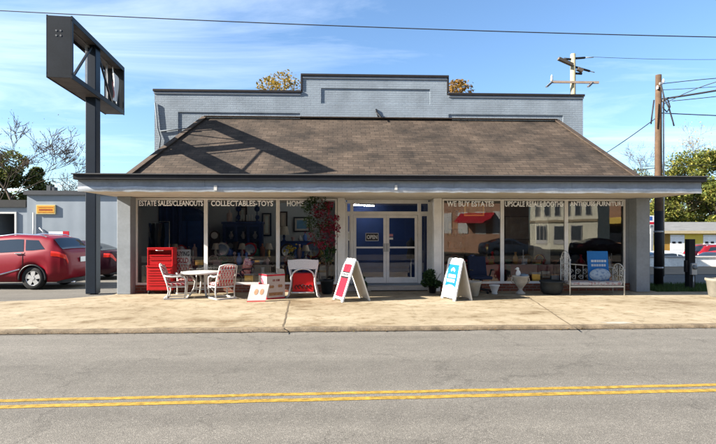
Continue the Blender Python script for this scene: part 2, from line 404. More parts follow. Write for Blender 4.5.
# leaves and dirt along the kerb
m = MB()
for k in range(700):
    u = random.uniform(.28, .62); a = c0.lerp(c1, u); rr = random.uniform(.008, .028); p = Vector((a.x, a.y - abs(random.gauss(0, .05)) - .01, RZ + .012)); t = random.uniform(0, 6.3)
    m.add([p + Vector((math.cos(t + s) * rr, math.sin(t + s) * rr, random.uniform(0, .02))) for s in (0, 2.1, 4.2)], [(0, 1, 2)])
tag(m.build('leaf_litter', mat_leaf('dead leaves', [(.05, .035, .02), (.16, .09, .03), (.09, .09, .03)]), fix=False), 'scattered dead leaves and grit along the kerb', 'leaf litter', kind='stuff')

m = MB(); m.grid(lambda u, v: Vector((-60 + u * 53.7, 11.5 + v * 22, -.02 - .0 * v)), 20, 10, False)
struct(m.build('car_park', LOT))
m = MB(); m.grid(lambda u, v: Vector((9.3 + u * 50, 16.35 + v * 4.2, -.05)), 20, 4, False)
struct(m.build('side_road', LANE))
m = MB(); m.grid(lambda u, v: Vector((9.3 + u * 50, 20.5 + v * 4.8, -.04)), 20, 4, False)
struct(m.build('pavement', M('tan pavement', (.26, .20, .135), .9, var=.18, scale=1.2, bumpy=.2)))
m = MB(); m.grid(lambda u, v: Vector((9.3 + u * 40, 14.15 + v * 2.3, -.03 + .02 * math.sin(u * 40) * v)), 40, 6, True)
struct(m.build('verge', M('verge soil', (.07, .075, .03), .95, var=.4, scale=3)))
m = MB(); random.seed(3)
for k in range(15000):
    x = 9.3 + random.random() ** 1.6 * 12; y = 14.2 + random.random() * 2.2; h = random.uniform(.05, .15); t = random.uniform(0, 6.3); w = random.uniform(.006, .012)
    p = Vector((x, y, -.03)); a = Vector((math.cos(t), math.sin(t), 0)) * w; le = Vector((random.gauss(0, .03), random.gauss(0, .03), h))
    m.add([p - a, p + a, p + le], [(0, 1, 2)])
tag(m.build('grass', mat_leaf('grass blades', [(.03, .07, .012), (.05, .10, .02), (.08, .10, .03)]), fix=False), 'dark green grass verge beside the shop', 'grass', kind='stuff')

# ------------------------------------------------------------------ the shop
BX0, BX1, WY = -6.30, 9.25, 14.6
shop = thing('antique_shop', 'long low grey-blue antique shop with brown shingled roof and brick parapet', 'shop', (1.5, WY, 0))
def P(mb, name, mat, parent=None, **k): return mb.build(name, mat, parent or shop, world=True, **k)
SZ = Zh(192, 12.4)            # soffit height
FZ = Zh(181, 12.4); GZ = Zh(174.8, 12.4)
# columns
for a, b in ((117, 130.5), (636.5, 650)):
    P(MB().box(X(a, 14.2), X(b, 14.2), 14.2, 14.75, 0, SZ), 'column', COLP, bevel=.012)
# soffit, fascia, gutter
P(MB().box(BX0 + .03, BX1 - .03, 12.44, 15.5, SZ, SZ + .05), 'soffit', SOFF)
m = MB(); m.box(BX0, BX1, 12.38, 12.43, SZ + .0, FZ); m.box(BX0, BX0 + .04, 12.43, 14.8, SZ, FZ); m.box(BX1 - .04, BX1, 12.43, 14.8, SZ, FZ)
P(m, 'fascia', FASC)
for xs_ in (BX0 + 3.0, BX0 + 6.1, BX0 + 9.2, BX0 + 12.2):
    P(MB().box(xs_, xs_ + .035, 12.372, 12.381, SZ + .08, FZ), 'joint_strip', FASC)
random.seed(11)
kn = [(BX0 + (BX1 - BX0) * k / 90, random.uniform(-1, 1), random.uniform(-1, 1)) for k in range(91)]
fl = MB()
def flash(u, v):
    k = min(89, int(u * 90)); f = u * 90 - k; a = kn[k][1] * (1 - f) + kn[k + 1][1] * f; b = kn[k][2] * (1 - f) + kn[k + 1][2] * f
    z0 = SZ - .012 + .010 * b; z1 = SZ + .105 + .012 * a + .006 * math.sin(u * 17)
    return Vector((BX0 + (BX1 - BX0) * u, 12.37 - .010 * abs(math.sin(v * 3.1)) - .006 * a * (1 - v), z0 + (z1 - z0) * v))
fl.grid(flash, 90, 4, True)
P(fl, 'flashing', FLASH)
m = MB(); m.box(BX0 - .06, BX1 + .06, 12.26, 12.40, FZ, GZ - .035); m.box(BX0 - .06, BX0 + .02, 12.40, 14.8, FZ, GZ - .035); m.box(BX1 - .02, BX1 + .06, 12.40, 14.8, FZ, GZ - .035)
P(m, 'gutter', BLACKM, bevel=.01)
P(MB().box(BX0 - .09, BX1 + .09, 12.23, 12.42, GZ - .033, GZ - .008), 'drip_edge', M('grey drip edge', (.10, .10, .105), .5))
P(MB().box(BX0 - .03, BX1 + .03, 12.42, 17.18, FZ + .02, GZ - .03), 'canopy_deck', M('dark roofing felt', (.05, .05, .052), .9))
P(MB().box(X(213.5, 12.3), X(216.5, 12.3), 12.33, 12.37, SZ + .02, SZ + .15), 'bracket', WHITE)
P(MB().box(X(395, 12.3), X(397.5, 12.3), 12.33, 12.37, SZ + .05, SZ + .17), 'bracket', WHITE)
# hip roof
PY = 17.2; RB = 13.5; RBZ = GZ - .02
C = aty(205, 117.5, PY - .02); D = aty(556, 121, PY - .02); rz_ = (C.z + D.z) / 2; C.z = rz_; D.z = rz_
def onroof(px, py):
    d = ray(px, py); k = (rz_ - RBZ) / (PY - RB)   # z = RBZ + k (y - RB)
    t = (RBZ - k * RB - EYE) / (d.z - k * d.y); return Vector((0, 0, EYE)) + d * t
def toBase(c, p):
    d = p - c; return c + d * ((RBZ - c.z) / d.z)
A = toBase(C, onroof(133.5, 172)); B = toBase(D, onroof(634, 175))
nu, nv = 60, 20
def roofpt(u, v):
    l = A.lerp(C, v); r_ = B.lerp(D, v); p = l.lerp(r_, u); p.z += .012 * math.sin(u * 23 + v * 3) * v * (1 - v) * 3; return p
m = MB(); m.grid(roofpt, nu, nv, True)
P(m, 'roof', SHING)
P(MB().add([A, C, (A.x, PY - .02, RBZ)], [(0, 1, 2)]), 'roof_end', SHINGS); P(MB().add([B, D, (B.x, PY - .02, RBZ)], [(0, 2, 1)]), 'roof_end', SHINGS)
m = MB(); up = Vector((0, -.02, .035))
for a, b in ((A, C), (B, D)): m.bar(a + up, b + up, .2, .03)
m.bar(C + Vector((0, -.05, .03)), D + Vector((0, -.05, .03)), .16, .03)
P(m, 'ridge_cap', M('ridge shingles', (.078, .056, .042), .9, var=.35, scale=6, bumpy=.5))
P(MB().box(X(317, 13.2), X(349, 13.2), 13.35, 13.5, RBZ, RBZ + .12), 'eave_shadow_strip', BLACKM)  # black strip standing in for the sign's shadow where it meets the eave
# parapet with recessed panels
px0, px1 = X(154.5, PY), X(583, PY); s0, s1 = X(302.5, PY), X(447, PY)
zl = Zh(92.2, PY, 228); zm = Zh(77, PY, 375); zr = Zh(96, PY, 515); zb = 2.85
cells_x = [px0, X(178, PY), X(300, PY), s0, X(321, PY), X(430, PY), s1, X(448.5, PY), X(563, PY), px1]
zps = [zb, Zh(112.5, PY, 240), Zh(114.7, PY, 505), Zh(104, PY, 375), Zh(88.7, PY, 375), zl, zr, zm]; zps = sorted(zps)
def hole(x, z):
    if cells_x[1] < x < cells_x[2] and z < Zh(112.5, PY, 240): return True
    if cells_x[7] < x < cells_x[8] and z < Zh(114.7, PY, 505): return True
    return cells_x[4] < x < cells_x[5] and Zh(104, PY, 375) < z < Zh(88.7, PY, 375)
def topz(x): return zl if x < s0 else zm if x < s1 else zr
m = MB()
for i in range(len(cells_x) - 1):
    xa, xb = cells_x[i], cells_x[i + 1]; xm = (xa + xb) / 2; tops = topz(xm); run = None
    for j in range(len(zps) - 1):
        za, zb_ = zps[j], zps[j + 1]
        if za >= tops - .001: break
        d = .028 if hole(xm, (za + zb_) / 2) else 0
        m.box(xa, xb, PY + d, PY + .32, za, zb_)
P(m, 'parapet', BRICKP)
m = MB(); cp = [(px0 - .05, s0 - .03, zl), (s0 - .06, s1 + .06, zm), (s1 + .03, px1 + .05, zr)]
for a, b, z in cp: m.box(a, b, PY - .05, PY + .36, z + .002, z + .08)
for x_, za, zb_ in ((s0 - .03, zl + .1, zm), (s1 + .03, zr + .1, zm)): m.box(x_ - .035, x_ + .035, PY - .03, PY + .35, za + .002, zb_ - .0)
P(m, 'coping', M('dark coping metal', (.035, .03, .03), .5, var=.2), bevel=.008)
m = MB()
for a, b, z in cp: m.box(a + .03, b - .03, PY - .025, PY - .002, z - .075, z - .01)
P(m, 'coping_trim', M('grey trim', (.22, .25, .29), .6))
m = MB(); m.tube([(X(155.5, PY), PY - .04, Zh(105, PY)), (X(158, PY), PY - .04, Zh(130, PY)), (X(161, PY), PY - .05, Zh(140, PY)), (X(158.5, PY), PY - .04, Zh(160, PY))], .025, 6)
m.tube([(X(160, PY), PY - .04, Zh(133, PY)), (X(186, PY), PY - .03, Zh(130, PY))], .02, 6)
P(m, 'conduit', M('conduit paint', (.16, .19, .22), .6))
m = MB(); m.bar((X(376, PY), PY - .06, Zh(112, PY)), (X(380.5, PY), PY - .3, Zh(119, PY)), .05, .03); m.bar((X(376, PY), PY - .02, Zh(109, PY)), (X(379, PY), PY - .02, Zh(120, PY)), .05, .04)
P(m, 'wall_bracket', BLACKM)
# body behind
m = MB(); m.box(BX0, BX0 + .25, 14.76, 33, 0, 2.95); m.box(BX1 - .25, BX1, 14.76, 33, 0, 2.95); m.box(BX0, BX1, 33, 33.25, 0, 5.6)
m.box(px0, px0 + .28, PY + .33, 33, 2.96, 5.9); m.box(px1 - .28, px1, PY + .33, 33, 2.96, 5.9)
P(m, 'side_wall', BRICKP)
P(MB().box(px0 + .29, px1 - .29, PY + .34, 32.98, 5.3, 5.4), 'flat_roof', M('dark roofing felt', (.05, .05, .052), .9))
# interior shell
IY = 18.7; IZ = .12
P(MB().box(BX0 + .26, BX1 - .26, 14.72, IY, 0, IZ), 'interior_floor', IFLOOR)
XM = X(438, 17.05)
P(MB().box(BX0 + .26, XM, IY, IY + .15, 0, 3.0), 'interior_wall', IWALL)
IDARK = M('interior darkened wall', (.085, .075, .07), .7, var=.25, scale=2)  # right-hand walls coloured dark for a dim room, so reflections show
P(MB().box(XM + .002, BX1 - .26, IY, IY + .15, 0, 3.0), 'interior_wall', IDARK)
P(MB().box(XM - .05, XM + .05, 15.9, IY - .002, IZ, 2.82), 'interior_wall', IDARK)
P(MB().box(BX1 - .32, BX1 - .255, 14.8, IY - .002, IZ, 2.82), 'interior_wall', IDARK)
P(MB().box(BX0 + .255, BX0 + .32, 14.8, IY - .002, IZ, 2.82), 'interior_wall', IWALL)
P(MB().box(BX0 + .26, BX1 - .26, 14.78, IY, 2.82, 2.9), 'interior_ceiling', ICEIL)
# windows
BOT = .22; TOP = SZ - .02
P(MB().box(X(131, 14.6), X(343, 14.6), WY - .06, WY + .12, 0, BOT - .002), 'brick_base', BRICKR)
P(MB().box(X(440, 14.6), X(636, 14.6), WY - .06, WY + .12, 0, BOT - .002), 'brick_base', BRICKR)
def lettering(txt, pa, pb, parent, yw=WY - .005, ytop=199.6, ybot=205.6):
    xa, xb = X(pa, yw), X(pb, yw); h = .160; z = TOP - .064 - h
    t = text_mb(txt, xb - xa, h, bold=.022); t.move((xa, yw, z)); return t.build('lettering', LETTER, parent, world=True, fix=False)
def window(xa, xb, z0, z1, y, txt=None, pa=0, pb=0, fw=.05, parent_name='window'):
    m = MB(); m.box(xa, xa + fw, y - .03, y + .03, z0, z1); m.box(xb - fw, xb, y - .03, y + .03, z0, z1)
    m.box(xa + fw, xb - fw, y - .03, y + .03, z0, z0 + fw * 1.3); m.box(xa + fw, xb - fw, y - .03, y + .03, z1 - fw, z1)
    w = P(m, parent_name, ALU)
    g = MB(); g.quad((xa + fw * .6, y, z0 + .03), (xb - fw * .6, y, z0 + .03), (xb - fw * .6, y, z1 - .03), (xa + fw * .6, y, z1 - .03)); P(g, 'pane', GLASS, w)
    if txt: lettering(txt, pa, pb, w)
    return w
e = [136, 206, 278, 337]
tx = [('ESTATE SALES/CLEANOUTS', 139, 203), ('COLLECTABLES-TOYS', 211, 273), ('HOME', 287, 304)]
for k in range(3): window(X(e[k], WY) + .002, X(e[k + 1], WY) - .002, BOT, TOP, WY, *tx[k])
e = [442, 502, 566, 625]
tx = [('WE BUY ESTATES', 447, 494), ('UPSCALE RESALE BOOTHS', 505, 563), ('ANTIQUES FURNITURE', 570, 624)]
for k in range(3): window(X(e[k], WY) + .002, X(e[k + 1], WY) - .002, BOT, TOP, WY, *tx[k])
P(MB().box(X(130.6, 14.6), X(136, 14.6) - .003, WY - .04, WY + .08, 0, SZ - .003), 'jamb', M('tan jamb', (.42, .36, .28), .6))
P(MB().box(X(625, 14.6) + .003, X(636, 14.6), WY - .02, WY + .08, BOT, SZ - .003), 'jamb', COLP)
# entrance
DY = 15.45
for a, b in ((337.3, 345), (433.5, 441.7)):
    P(MB().box(X(a, WY) + .004, X(b, WY) - .004, WY - .05, WY + .09, 0, SZ - .003), 'entrance_post', ALU, bevel=.008)
P(MB().box(X(346, DY) - .2, X(432, DY) + .1, 15.12, 15.9, 0, .15), 'step', M('grey painted step', (.24, .28, .33), .7, var=.2), bevel=.015)
DZ0 = .165; zhead = Zh(215, DY); ztr0 = Zh(211.5, DY); ztr1 = Zh(203.5, DY)
dl, dm, dr = X(353.5, DY), X(386.3, DY), X(417.5, DY)
def door(xa, xb, hand):
    s = .085; m = MB(); y = DY
    m.box(xa, xa + s, y - .025, y + .025, DZ0, zhead); m.box(xb - s, xb, y - .025, y + .025, DZ0, zhead)
    zr_ = Zh(247.5, DY)
    m.box(xa + s, xb - s, y - .024, y + .024, DZ0, DZ0 + .17); m.box(xa + s, xb - s, y - .024, y + .024, zhead - .09, zhead); m.box(xa + s, xb - s, y - .02, y + .02, zr_ - .025, zr_ + .025)
    d = P(m, 'door', ALU)
    g = MB(); g.quad((xa + .05, y, DZ0 + .1), (xb - .05, y, DZ0 + .1), (xb - .05, y, zhead - .05), (xa + .05, y, zhead - .05)); P(g, 'pane', GLASS, d)
    hx = xb - s / 2 if hand > 0 else xa + s / 2
    P(MB().box(hx - .055, hx + .055, y - .045, y - .026, zr_ - .13, zr_ + .13).box(hx - .02, hx + .02, y - .09, y - .045, zr_ - .1, zr_ + .1), 'push_plate', ALUG, d, bevel=.006)
    return d
d1 = door(dl, dm - .004, 1); d2 = door(dm + .004, dr, -1)
xa, xb = X(365.5, DY), X(378.5, DY); za, zb_ = Zh(241, DY), Zh(233, DY)
m = MB().box(xa, xb, DY - .018, DY - .008, za, zb_); P(m, 'open_sign', M('open sign black', (.02, .02, .025), .4), d1)
m = MB(); fw = .014
for b_ in ((xa, xb, za, za + fw), (xa, xb, zb_ - fw, zb_), (xa, xa + fw, za, zb_), (xb - fw, xb, za, zb_)): m.box(b_[0], b_[1], DY - .021, DY - .019, b_[2], b_[3])
t = text_mb('OPEN', (xb - xa) * .8, (zb_ - za) * .52, bold=.03); t.move((xa + (xb - xa) * .1, DY - .021, za + (zb_ - za) * .24)); m.add(t.v, t.f)
P(m, 'lettering', M('open sign white', (.85, .85, .85), .5), d1, fix=False)
m = MB(); m.box(X(389, DY), X(393, DY), DY - .012, DY - .006, Zh(236.5, DY), Zh(234, DY)); P(m, 'sticker', M('pink sticker', (.6, .25, .32), .5), d2)
m = MB(); m.box(X(389.3, DY), X(393, DY), DY - .012, DY - .006, Zh(239.6, DY), Zh(237.6, DY)); P(m, 'sticker', WHITEP, d2)
m = MB(); xL, xR = X(345.5, DY), X(430, DY)
for a, b in ((xL - .04, xL + .05), (dl - .10, dl - .006), (dr + .006, dr + .10), (xR - .06, xR + .03)): m.box(a, b, DY - .05, DY + .05, .155, ztr1 + .05)
m.box(xL + .05, xR - .06, DY - .045, DY + .045, zhead + .006, ztr0); m.box(xL + .05, xR - .06, DY - .045, DY + .045, ztr1, SZ - .003)
P(m, 'door_frame', ALU)
m = MB(); m.quad((xL, DY, ztr0 - .01), (xR, DY, ztr0 - .01), (xR, DY, ztr1 + .01), (xL, DY, ztr1 + .01)); P(m, 'transom', GLASS)
window(xL + .052, dl - .102, .17, zhead, DY, fw=.03, parent_name='sidelight'); window(dr + .102, xR - .062, .17, zhead, DY, fw=.03, parent_name='sidelight')
# splayed glass returns either side of the recess
def splay(p, q, n):
    p, q = Vector(p), Vector(q); m = MB()
    for k in range(n + 1):
        c = p.lerp(q, k / n); m.box(c.x - .03, c.x + .03, c.y - .03, c.y + .03, .1, SZ - .003)
    d = (q - p); z = Vector((0, 0, 1))
    for zz in (.14, SZ - .06): m.bar(p + z * zz, q + z * zz, .05, .07)
    w = P(m, 'return_window', ALU)
    P(MB().quad(p + z * .1, q + z * .1, q + z * (SZ - .05), p + z * (SZ - .05)), 'pane', GLASS, w)
splay((X(436, WY), WY + .1, 0), (X(431, DY) + .02, DY - .05, 0), 2)
splay((X(343, WY), WY + .1, 0), (X(345.5, DY) - .02, DY - .05, 0), 1)
for a, b in ((X(337, WY), xL), (xR, X(442, WY))): P(MB().box(min(a, b) , max(a, b), DY + .06, DY + .12, 2.6, 2.82), 'header', SOFF)
P(MB().box(X(343, 17.0), X(433, 17.0), 17.0, 17.1, IZ, 2.82), 'navy_backing', INAVY)  # navy sheet behind the doors, colours what their glass shows
# door mat
m = MB(); a, b = atz(371, 291.3, 0), atz(425, 289.2, 0); m.box(a.x, b.x, a.y, a.y + .55 if a.y + .55 < 15.1 else 15.1, .002, .02)
tag(m.build('door_mat', M('black rubber mat', (.018, .018, .02), .9, var=.2, scale=20), bevel=.005), 'black rubber mat in front of the double doors', 'door mat')
# ------------------------------------------------------------------ pole sign
pb = atz(93, 293.5)
ps = thing('pole_sign', 'tall empty sign box on a dark navy post at the left end of the shop', 'pole sign', (pb.x, pb.y, 0))
P_SIGN = M('sign box dark paint', (.022, .027, .034), .5, var=.25, scale=3)
INNER = M('sign box inside', (.15, .14, .135), .6, var=.35, scale=3)
MB().box(-.145, .145, -.145, .145, 0, 7.02).build('pole', NAVY, ps, bevel=.02)
SA = .094; hw, L0, L1, z0, z1 = .275, -1.95, 1.95, 5.52, 7.02; o = (-.06, .0, 0)
def sg(mb, name, mat, par=None): return mb.move(o, SA).build(name, mat, par or ps)
cab = sg(MB().box(-hw, hw, L0, L0 + .03, z0, z1), 'end_panel', P_SIGN)
for a in (-.05, .05):
    for b in (-.05, .05): sg(MB().lathe((a - .02, L0 - .004, z1 - .42 + b * 1.2), [(.022, 0), (.022, .004)], 8, 'y'), 'vent_hole', M('light hole rim', (.3, .3, .3), .5), cab)
sg(MB().box(-hw, hw, L1 - .03, L1, z0, z1), 'end_panel', P_SIGN)
sg(MB().box(-hw, hw, L0 + .031, L1 - .031, z1 - .035, z1), 'top_panel', INNER)
sg(MB().box(-hw, hw, L0 + .031, L1 - .031, z0, z0 + .035), 'bottom_panel', INNER)
m = MB()
for s in (-1, 1):
    x = s * (hw + .006)
    m.bar((x, L0, z1 - .05), (x, L1, z1 - .05), .03, .13); m.bar((x, L0, z0 + .05), (x, L1, z0 + .05), .03, .13)
    m.bar((x, L0 + .04, z0 + .07), (x, L0 + .04, z1 - .07), .03, .08); m.bar((x, L1 - .04, z0 + .07), (x, L1 - .04, z1 - .07), .03, .08)
sg(m, 'retainer_frame', P_SIGN)
for s in (-1, 1):
    sg(MB().bar((.1, s * .2, z1 - .1), (.1, s * 1.5, z0 + .1), .05, .05), 'brace', P_SIGN)
    sg(MB().bar((.0, s * .30, z0 + .04), (.0, s * .30, z1 - .04), .06, .05), 'upright', GREYM)
sg(MB().box(-.02, .02, 1.2, 1.26, z0 + .04, z1 - .04), 'upright', GREYM)
m = MB(); m.grid(lambda u, v: Vector((.14 + .05 * math.sin(u * 5 + v * 3), 1.32 + .56 * u * (1 - .25 * v), z0 + .3 + 1.05 * v - .25 * u * v)), 6, 8)
sg(m, 'torn_face', WHITEP, None)
m = MB(); m.grid(lambda u, v: Vector((.2 + .02 * math.sin(v * 6), 1.16 + .12 * u, z0 + .35 + .5 * v)), 2, 5)
sg(m, 'torn_strip', M('faded red plastic', (.42, .10, .07), .5))
sg(MB().tube([(.05, L0 + .1, z1 - .12), (.05, L1 - .1, z1 - .12)], .02, 8), 'lamp_tube', INNER)

# ------------------------------------------------------------------ utility poles and cables
def insul(m, p, h=.12): m.lathe(p, [(.02, 0), (.045, .02), (.03, .04), (.045, .06), (.03, .08), (.02, h)], 8)
q = atz(658.5, 285.5)
d_q = 870 / 53.5
up_ = thing('utility_pole', 'leaning brown wooden utility pole with cable loops right of the shop', 'utility pole', (q.x, q.y, 0))
ztop = EYE + (HZ - 75) * d_q / F
MB().tube([(0, 0, -.1), (0, 0, 2.3), (-.005, .0, 4.5), (0, 0, ztop)], [.125, .118, .105, .09], 14).build('pole', WOODP, up_)
MB().tube([(0, -.002, 0), (0, -.002, 2.42)], [.137, .128], 14).build('dark_lower_pole', M('black lower pole', (.012, .012, .016), .6, var=.2), up_)  # lower pole made black by a slightly wider tube
for zz in (.55, 1.72): MB().tube([(0, 0, zz), (0, 0, zz + .06)], .142, 14).build('band', GREYM, up_)
m = MB(); m.tube([(.14, -.05, .3), (.14, -.05, ztop - .8)], .025, 6); m.build('conduit', GREYM, up_)
m = MB(); m.box(-.05, .05, -.16, -.1, ztop - .35, ztop - .28); m.bar((-.1, -.05, ztop - .45), (.12, -.05, ztop - .25), .05, .03); m.build('bracket', GREYM, up_)
for p_ in ((.1, -.1, ztop - .28), (-.1, -.1, ztop - .5), (.12, -.05, ztop - .9)): m = MB(); insul(m, p_); m.build('insulator', WHITEP, up_)
def wp(px, py, d): # point at image position with depth
    t = ray(px, py); return Vector((0, 0, EYE)) + t * d
m = MB()
for pts in ([(661, 84), (664, 97), (663, 108), (667, 112), (670, 107), (668, 100), (664, 99)], [(663, 96), (669, 108), (673, 122), (674, 126)], [(654, 100), (652, 115), (651, 124)]):
    m.tube([wp(x, y, d_q - .15) for x, y in pts], .022, 6)
m.move((-q.x, -q.y, 0)); m.build('cable_loop', CABLE, up_)

def cable(label, p, q, sag, r=.02, n=24):
    p, q = Vector(p), Vector(q); m = MB()
    m.tube([p.lerp(q, k / n) - Vector((0, 0, sag * 4 * (k / n) * (1 - k / n))) for k in range(n + 1)], r, 6)
    o = m.build('overhead_cable', CABLE); return tag(o, label, 'cable', 'overhead utility cables')
cable('long thin cable crossing the whole sky above the shop parapet', wp(-420, -16, 10.5), wp(1120, 43, 9.0), .25, .009, 40)
qt = Vector((q.x, q.y, 0))
cable('thick cable rising to the right from the brown utility pole', wp(662, 99, d_q), wp(960, 38, 13), .12, .03)
cable('thin cable bowing up and right from the utility pole top', wp(660, 84, d_q), wp(980, 80, 14), -.25, .012)
cable('short thin cable below the thick one, ending at the pole insulator', wp(672, 101, d_q), wp(960, 60, 14), .1, .012)
cable('level dark cable leaving the utility pole to the right', wp(660, 113, d_q), wp(980, 122, 15), .05, .016)
cable('cable running down left from the utility pole behind the roof', wp(656, 118, d_q), wp(560, 178, 24), .15, .014)
cable('lower red-brown cable passing left of the utility pole', wp(655, 168, d_q), wp(560, 172, 24), .1, .016)
cable('lowest cable sloping down right above the trees', wp(640, 166, 20), wp(980, 120, 20), .5, .012)
cable('thin wire above the thick cable from the utility pole top to the right', wp(660, 90, d_q), wp(980, 48, 14), .2, .009)
cable('drooping loop of black wire right of the utility pole', wp(664, 104, d_q), wp(800, 72, 13.5), -.3, .012)
fpz = 31.0; fp = wp(573, 240, fpz)
fpo = thing('utility_pole', 'pale far utility pole with crossarm standing behind the parapet', 'utility pole', (fp.x, fp.y, 0))
PALEW = M('pale pole wood', (.42, .37, .24), .85, var=.25, scale=5)
zt = wp(573, 54, fpz).z; k_ = fpz / F
MB().tube([(0, 0, -.2), (0, 0, zt)], [.2, .15], 12).build('pole', PALEW, fpo)
zc = wp(573, 83.5, fpz).z
MB().bar((-23 * k_, -.2, zc + .02), (24.5 * k_, -.2, zc + .02), .11, .13).build('crossarm', M('weathered crossarm', (.48, .36, .28), .8, var=.2), fpo)
for a_, b_ in (((-23 * k_, -.2, zc), (-29 * k_, -.3, zc - .32)), ((18 * k_, -.2, zc), (13 * k_, -.3, zc - .28))): MB().bar(a_, b_, .16, .1).build('cutout_fuse', M('grey porcelain', (.16, .17, .19), .5), fpo)
m = MB(); m.lathe((-23 * k_, -.2, zc + .06), [(.05, 0), (.09, .1), (.05, .2), (.08, .26), (.02, .4)], 8); m.build('insulator', WHITE, fpo)
z2 = wp(573, 64, fpz).z
m = MB(); m.bar((-17 * k_, -.3, z2 + .22), (-2 * k_, -.2, z2 - .12), .22, .16); m.bar((3 * k_, -.2, z2 - .35), (8 * k_, -.2, z2 - .5), .22, .2); m.build('street_lamp_arm', M('brown fixture', (.14, .11, .085), .6), fpo)
for a_, b_ in (((-9 * k_, 0, zt - .3), (-2 * k_, 0, zt - .33)), ((2 * k_, 0, zt - .27), (12 * k_, 0, zt - .22)), ((2 * k_, 0, zt - .8), (17 * k_, 0, zt - 1.05)), ((2 * k_, 0, zt - 1.2), (9 * k_, 0, zt - 1.22))): MB().tube([a_, b_], .07, 8).build('insulator_string', BLACKM, fpo)
m = MB(); m.tube([(12 * k_, 0, zt - .22), (21 * k_, 0, zt - .18)], .035, 6); m.tube([(17 * k_, 0, zt - 1.05), (22 * k_, 0, zt - 1.12)], .03, 6); m.build('wire_clamp', GREYM, fpo)
cable('faint thin wire leaving the far pole towards the right', wp(594, 57, fpz), wp(980, 40, 34), .6, .012)

# ------------------------------------------------------------------ post with meter, right
q2 = atz(690, 288)
po = thing('meter_post', 'short black square post carrying a grey electric meter box', 'meter post', (q2.x, q2.y, 0))
MB().box(-.1, .1, -.1, .1, -.05, 1.52).build('post', M('black timber post', (.016, .016, .018), .7, var=.3), po, bevel=.01)
MB().box(-.085, .085, -.2, -.102, .42, .78).build('meter_box', GREYM, po, bevel=.012)
MB().lathe((0, -.2, .66), [(.07, 0), (.07, -.05), (.03, -.07)], 14, 'y').build('meter_dial', M('meter glass', (.25, .28, .3), .2), po)
MB().tube([(.0, -.15, .42), (0, -.15, 0)], .02, 8).build('conduit', GREYM, po)
MB().box(-.1, -.17, -.06, .04, .5, .86).build('switch_box', BLACKM, po)
q3 = atz(651.5, 283.5)
rk = thing('gate_frame', 'dark blue steel frame standing between shop corner and utility pole', 'steel frame', (q3.x, q3.y + .3, 0))
m = MB(); m.box(-.16, -.11, -.03, .03, 0, 1.68); m.build('upright', NAVY, rk)
m = MB(); m.box(.07, .12, -.03, .03, 0, 1.68); m.build('upright', NAVY, rk)
m = MB(); m.box(-.11, .07, -.02, .02, .5, 1.62); m.build('panel', M('dark blue sheet', (.03, .045, .075), .5), rk)
m = MB(); m.box(-.11, .07, -.035, -.021, .3, .36); m.box(-.05, .01, -.035, -.021, .12, .3); m.build('latch', WHITEP, rk)
q4 = atz(719, 297)
pl = thing('planter', 'grey stone planter cut off at the right edge of the photo', 'planter', (q4.x, q4.y, 0))
MB().lathe((0, 0, 0), [(.20, 0), (.24, .05), (.29, .42), (.32, .44), (.32, .5), (.27, .5), (.26, .44)], 20, caps=False).build('pot', M('grey planter', (.24, .22, .18), .85, var=.25), pl)
MB().lathe((0, 0, 0), [(.01, .44), (.26, .44)], 20).build('soil', M('soil', (.04, .03, .02), .95), pl)

# ------------------------------------------------------------------ grey metal building, left
METAL = newmat('ribbed grey metal')
def _m():
    N, L = nt(METAL); v = objvec(N, L); p = bsdf(METAL)
    w = N.new('ShaderNodeTexWave'); w.bands_direction = 'X'; w.inputs['Scale'].default_value = .5; w.inputs['Distortion'].default_value = 0; L.new(v, w.inputs['Vector'])
    n = noise(N, L, .8, 5, .6, v); r = ramp(N, [(.3, (.155, .185, .215)), (.7, (.195, .225, .26))]); L.new(n.outputs['Fac'], r.inputs[0])
    L.new(r.outputs[0], p.inputs['Base Color']); p.inputs['Roughness'].default_value = .5
    L.new(bump(N, L, w.outputs['Fac'], .10, .02), p.inputs['Normal'])
_m()
LY = 24.0
lb = thing('metal_shed', 'long low grey ribbed metal shed behind the parked cars', 'shed', (X(60, LY), LY, 0))
xa, xb = X(27, LY), X(300, LY); zt_ = Zh(195, LY, 60)
P(MB().box(xa, xb, LY, LY + 9, -.1, zt_), 'wall', METAL, lb)
P(MB().box(xa - .1, xb, LY - .12, LY + 9, zt_ + .002, zt_ + .2), 'roof_edge', M('dark roof edge', (.06, .065, .075), .6), lb)
x0 = X(27, LY) - 14; zl_ = Zh(207, LY, 10)
xo0, xo1 = X(-14, LY), X(12.5, LY); zo = Zh(213.5, LY, 10)
P(MB().box(x0, xo0, LY + .2, LY + 8, -.1, zl_).box(xo1, xa - .003, LY + .2, LY + 8, -.1, zl_).box(xo0, xo1, LY + .2, LY + 8, zo, zl_), 'wing_wall', METAL, lb)
P(MB().box(x0, xa - .12, LY + .1, LY + 8, zl_ + .002, zl_ + .34), 'wing_roof', M('dark wing roof', (.05, .05, .05), .8), lb)
m = MB(); m.box(xo0 - .08, xo0, LY + .14, LY + .2, 0, zo + .08); m.box(xo1, xo1 + .08, LY + .14, LY + .2, 0, zo + .08); m.box(xo0, xo1, LY + .14, LY + .2, zo, zo + .08); P(m, 'doorway_trim', WHITE, lb)
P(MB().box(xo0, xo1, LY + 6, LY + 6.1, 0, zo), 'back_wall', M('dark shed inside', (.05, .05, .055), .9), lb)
m = MB(); m.tube([(X(34, LY), LY - .05, Zh(213, LY)), (X(34, LY), LY - .05, .6)], .03, 6); m.tube([(X(40, LY), LY - .05, Zh(228, LY)), (X(48, LY), LY - .05, Zh(236, LY))], .03, 6); P(m, 'conduit', GREYM, lb)
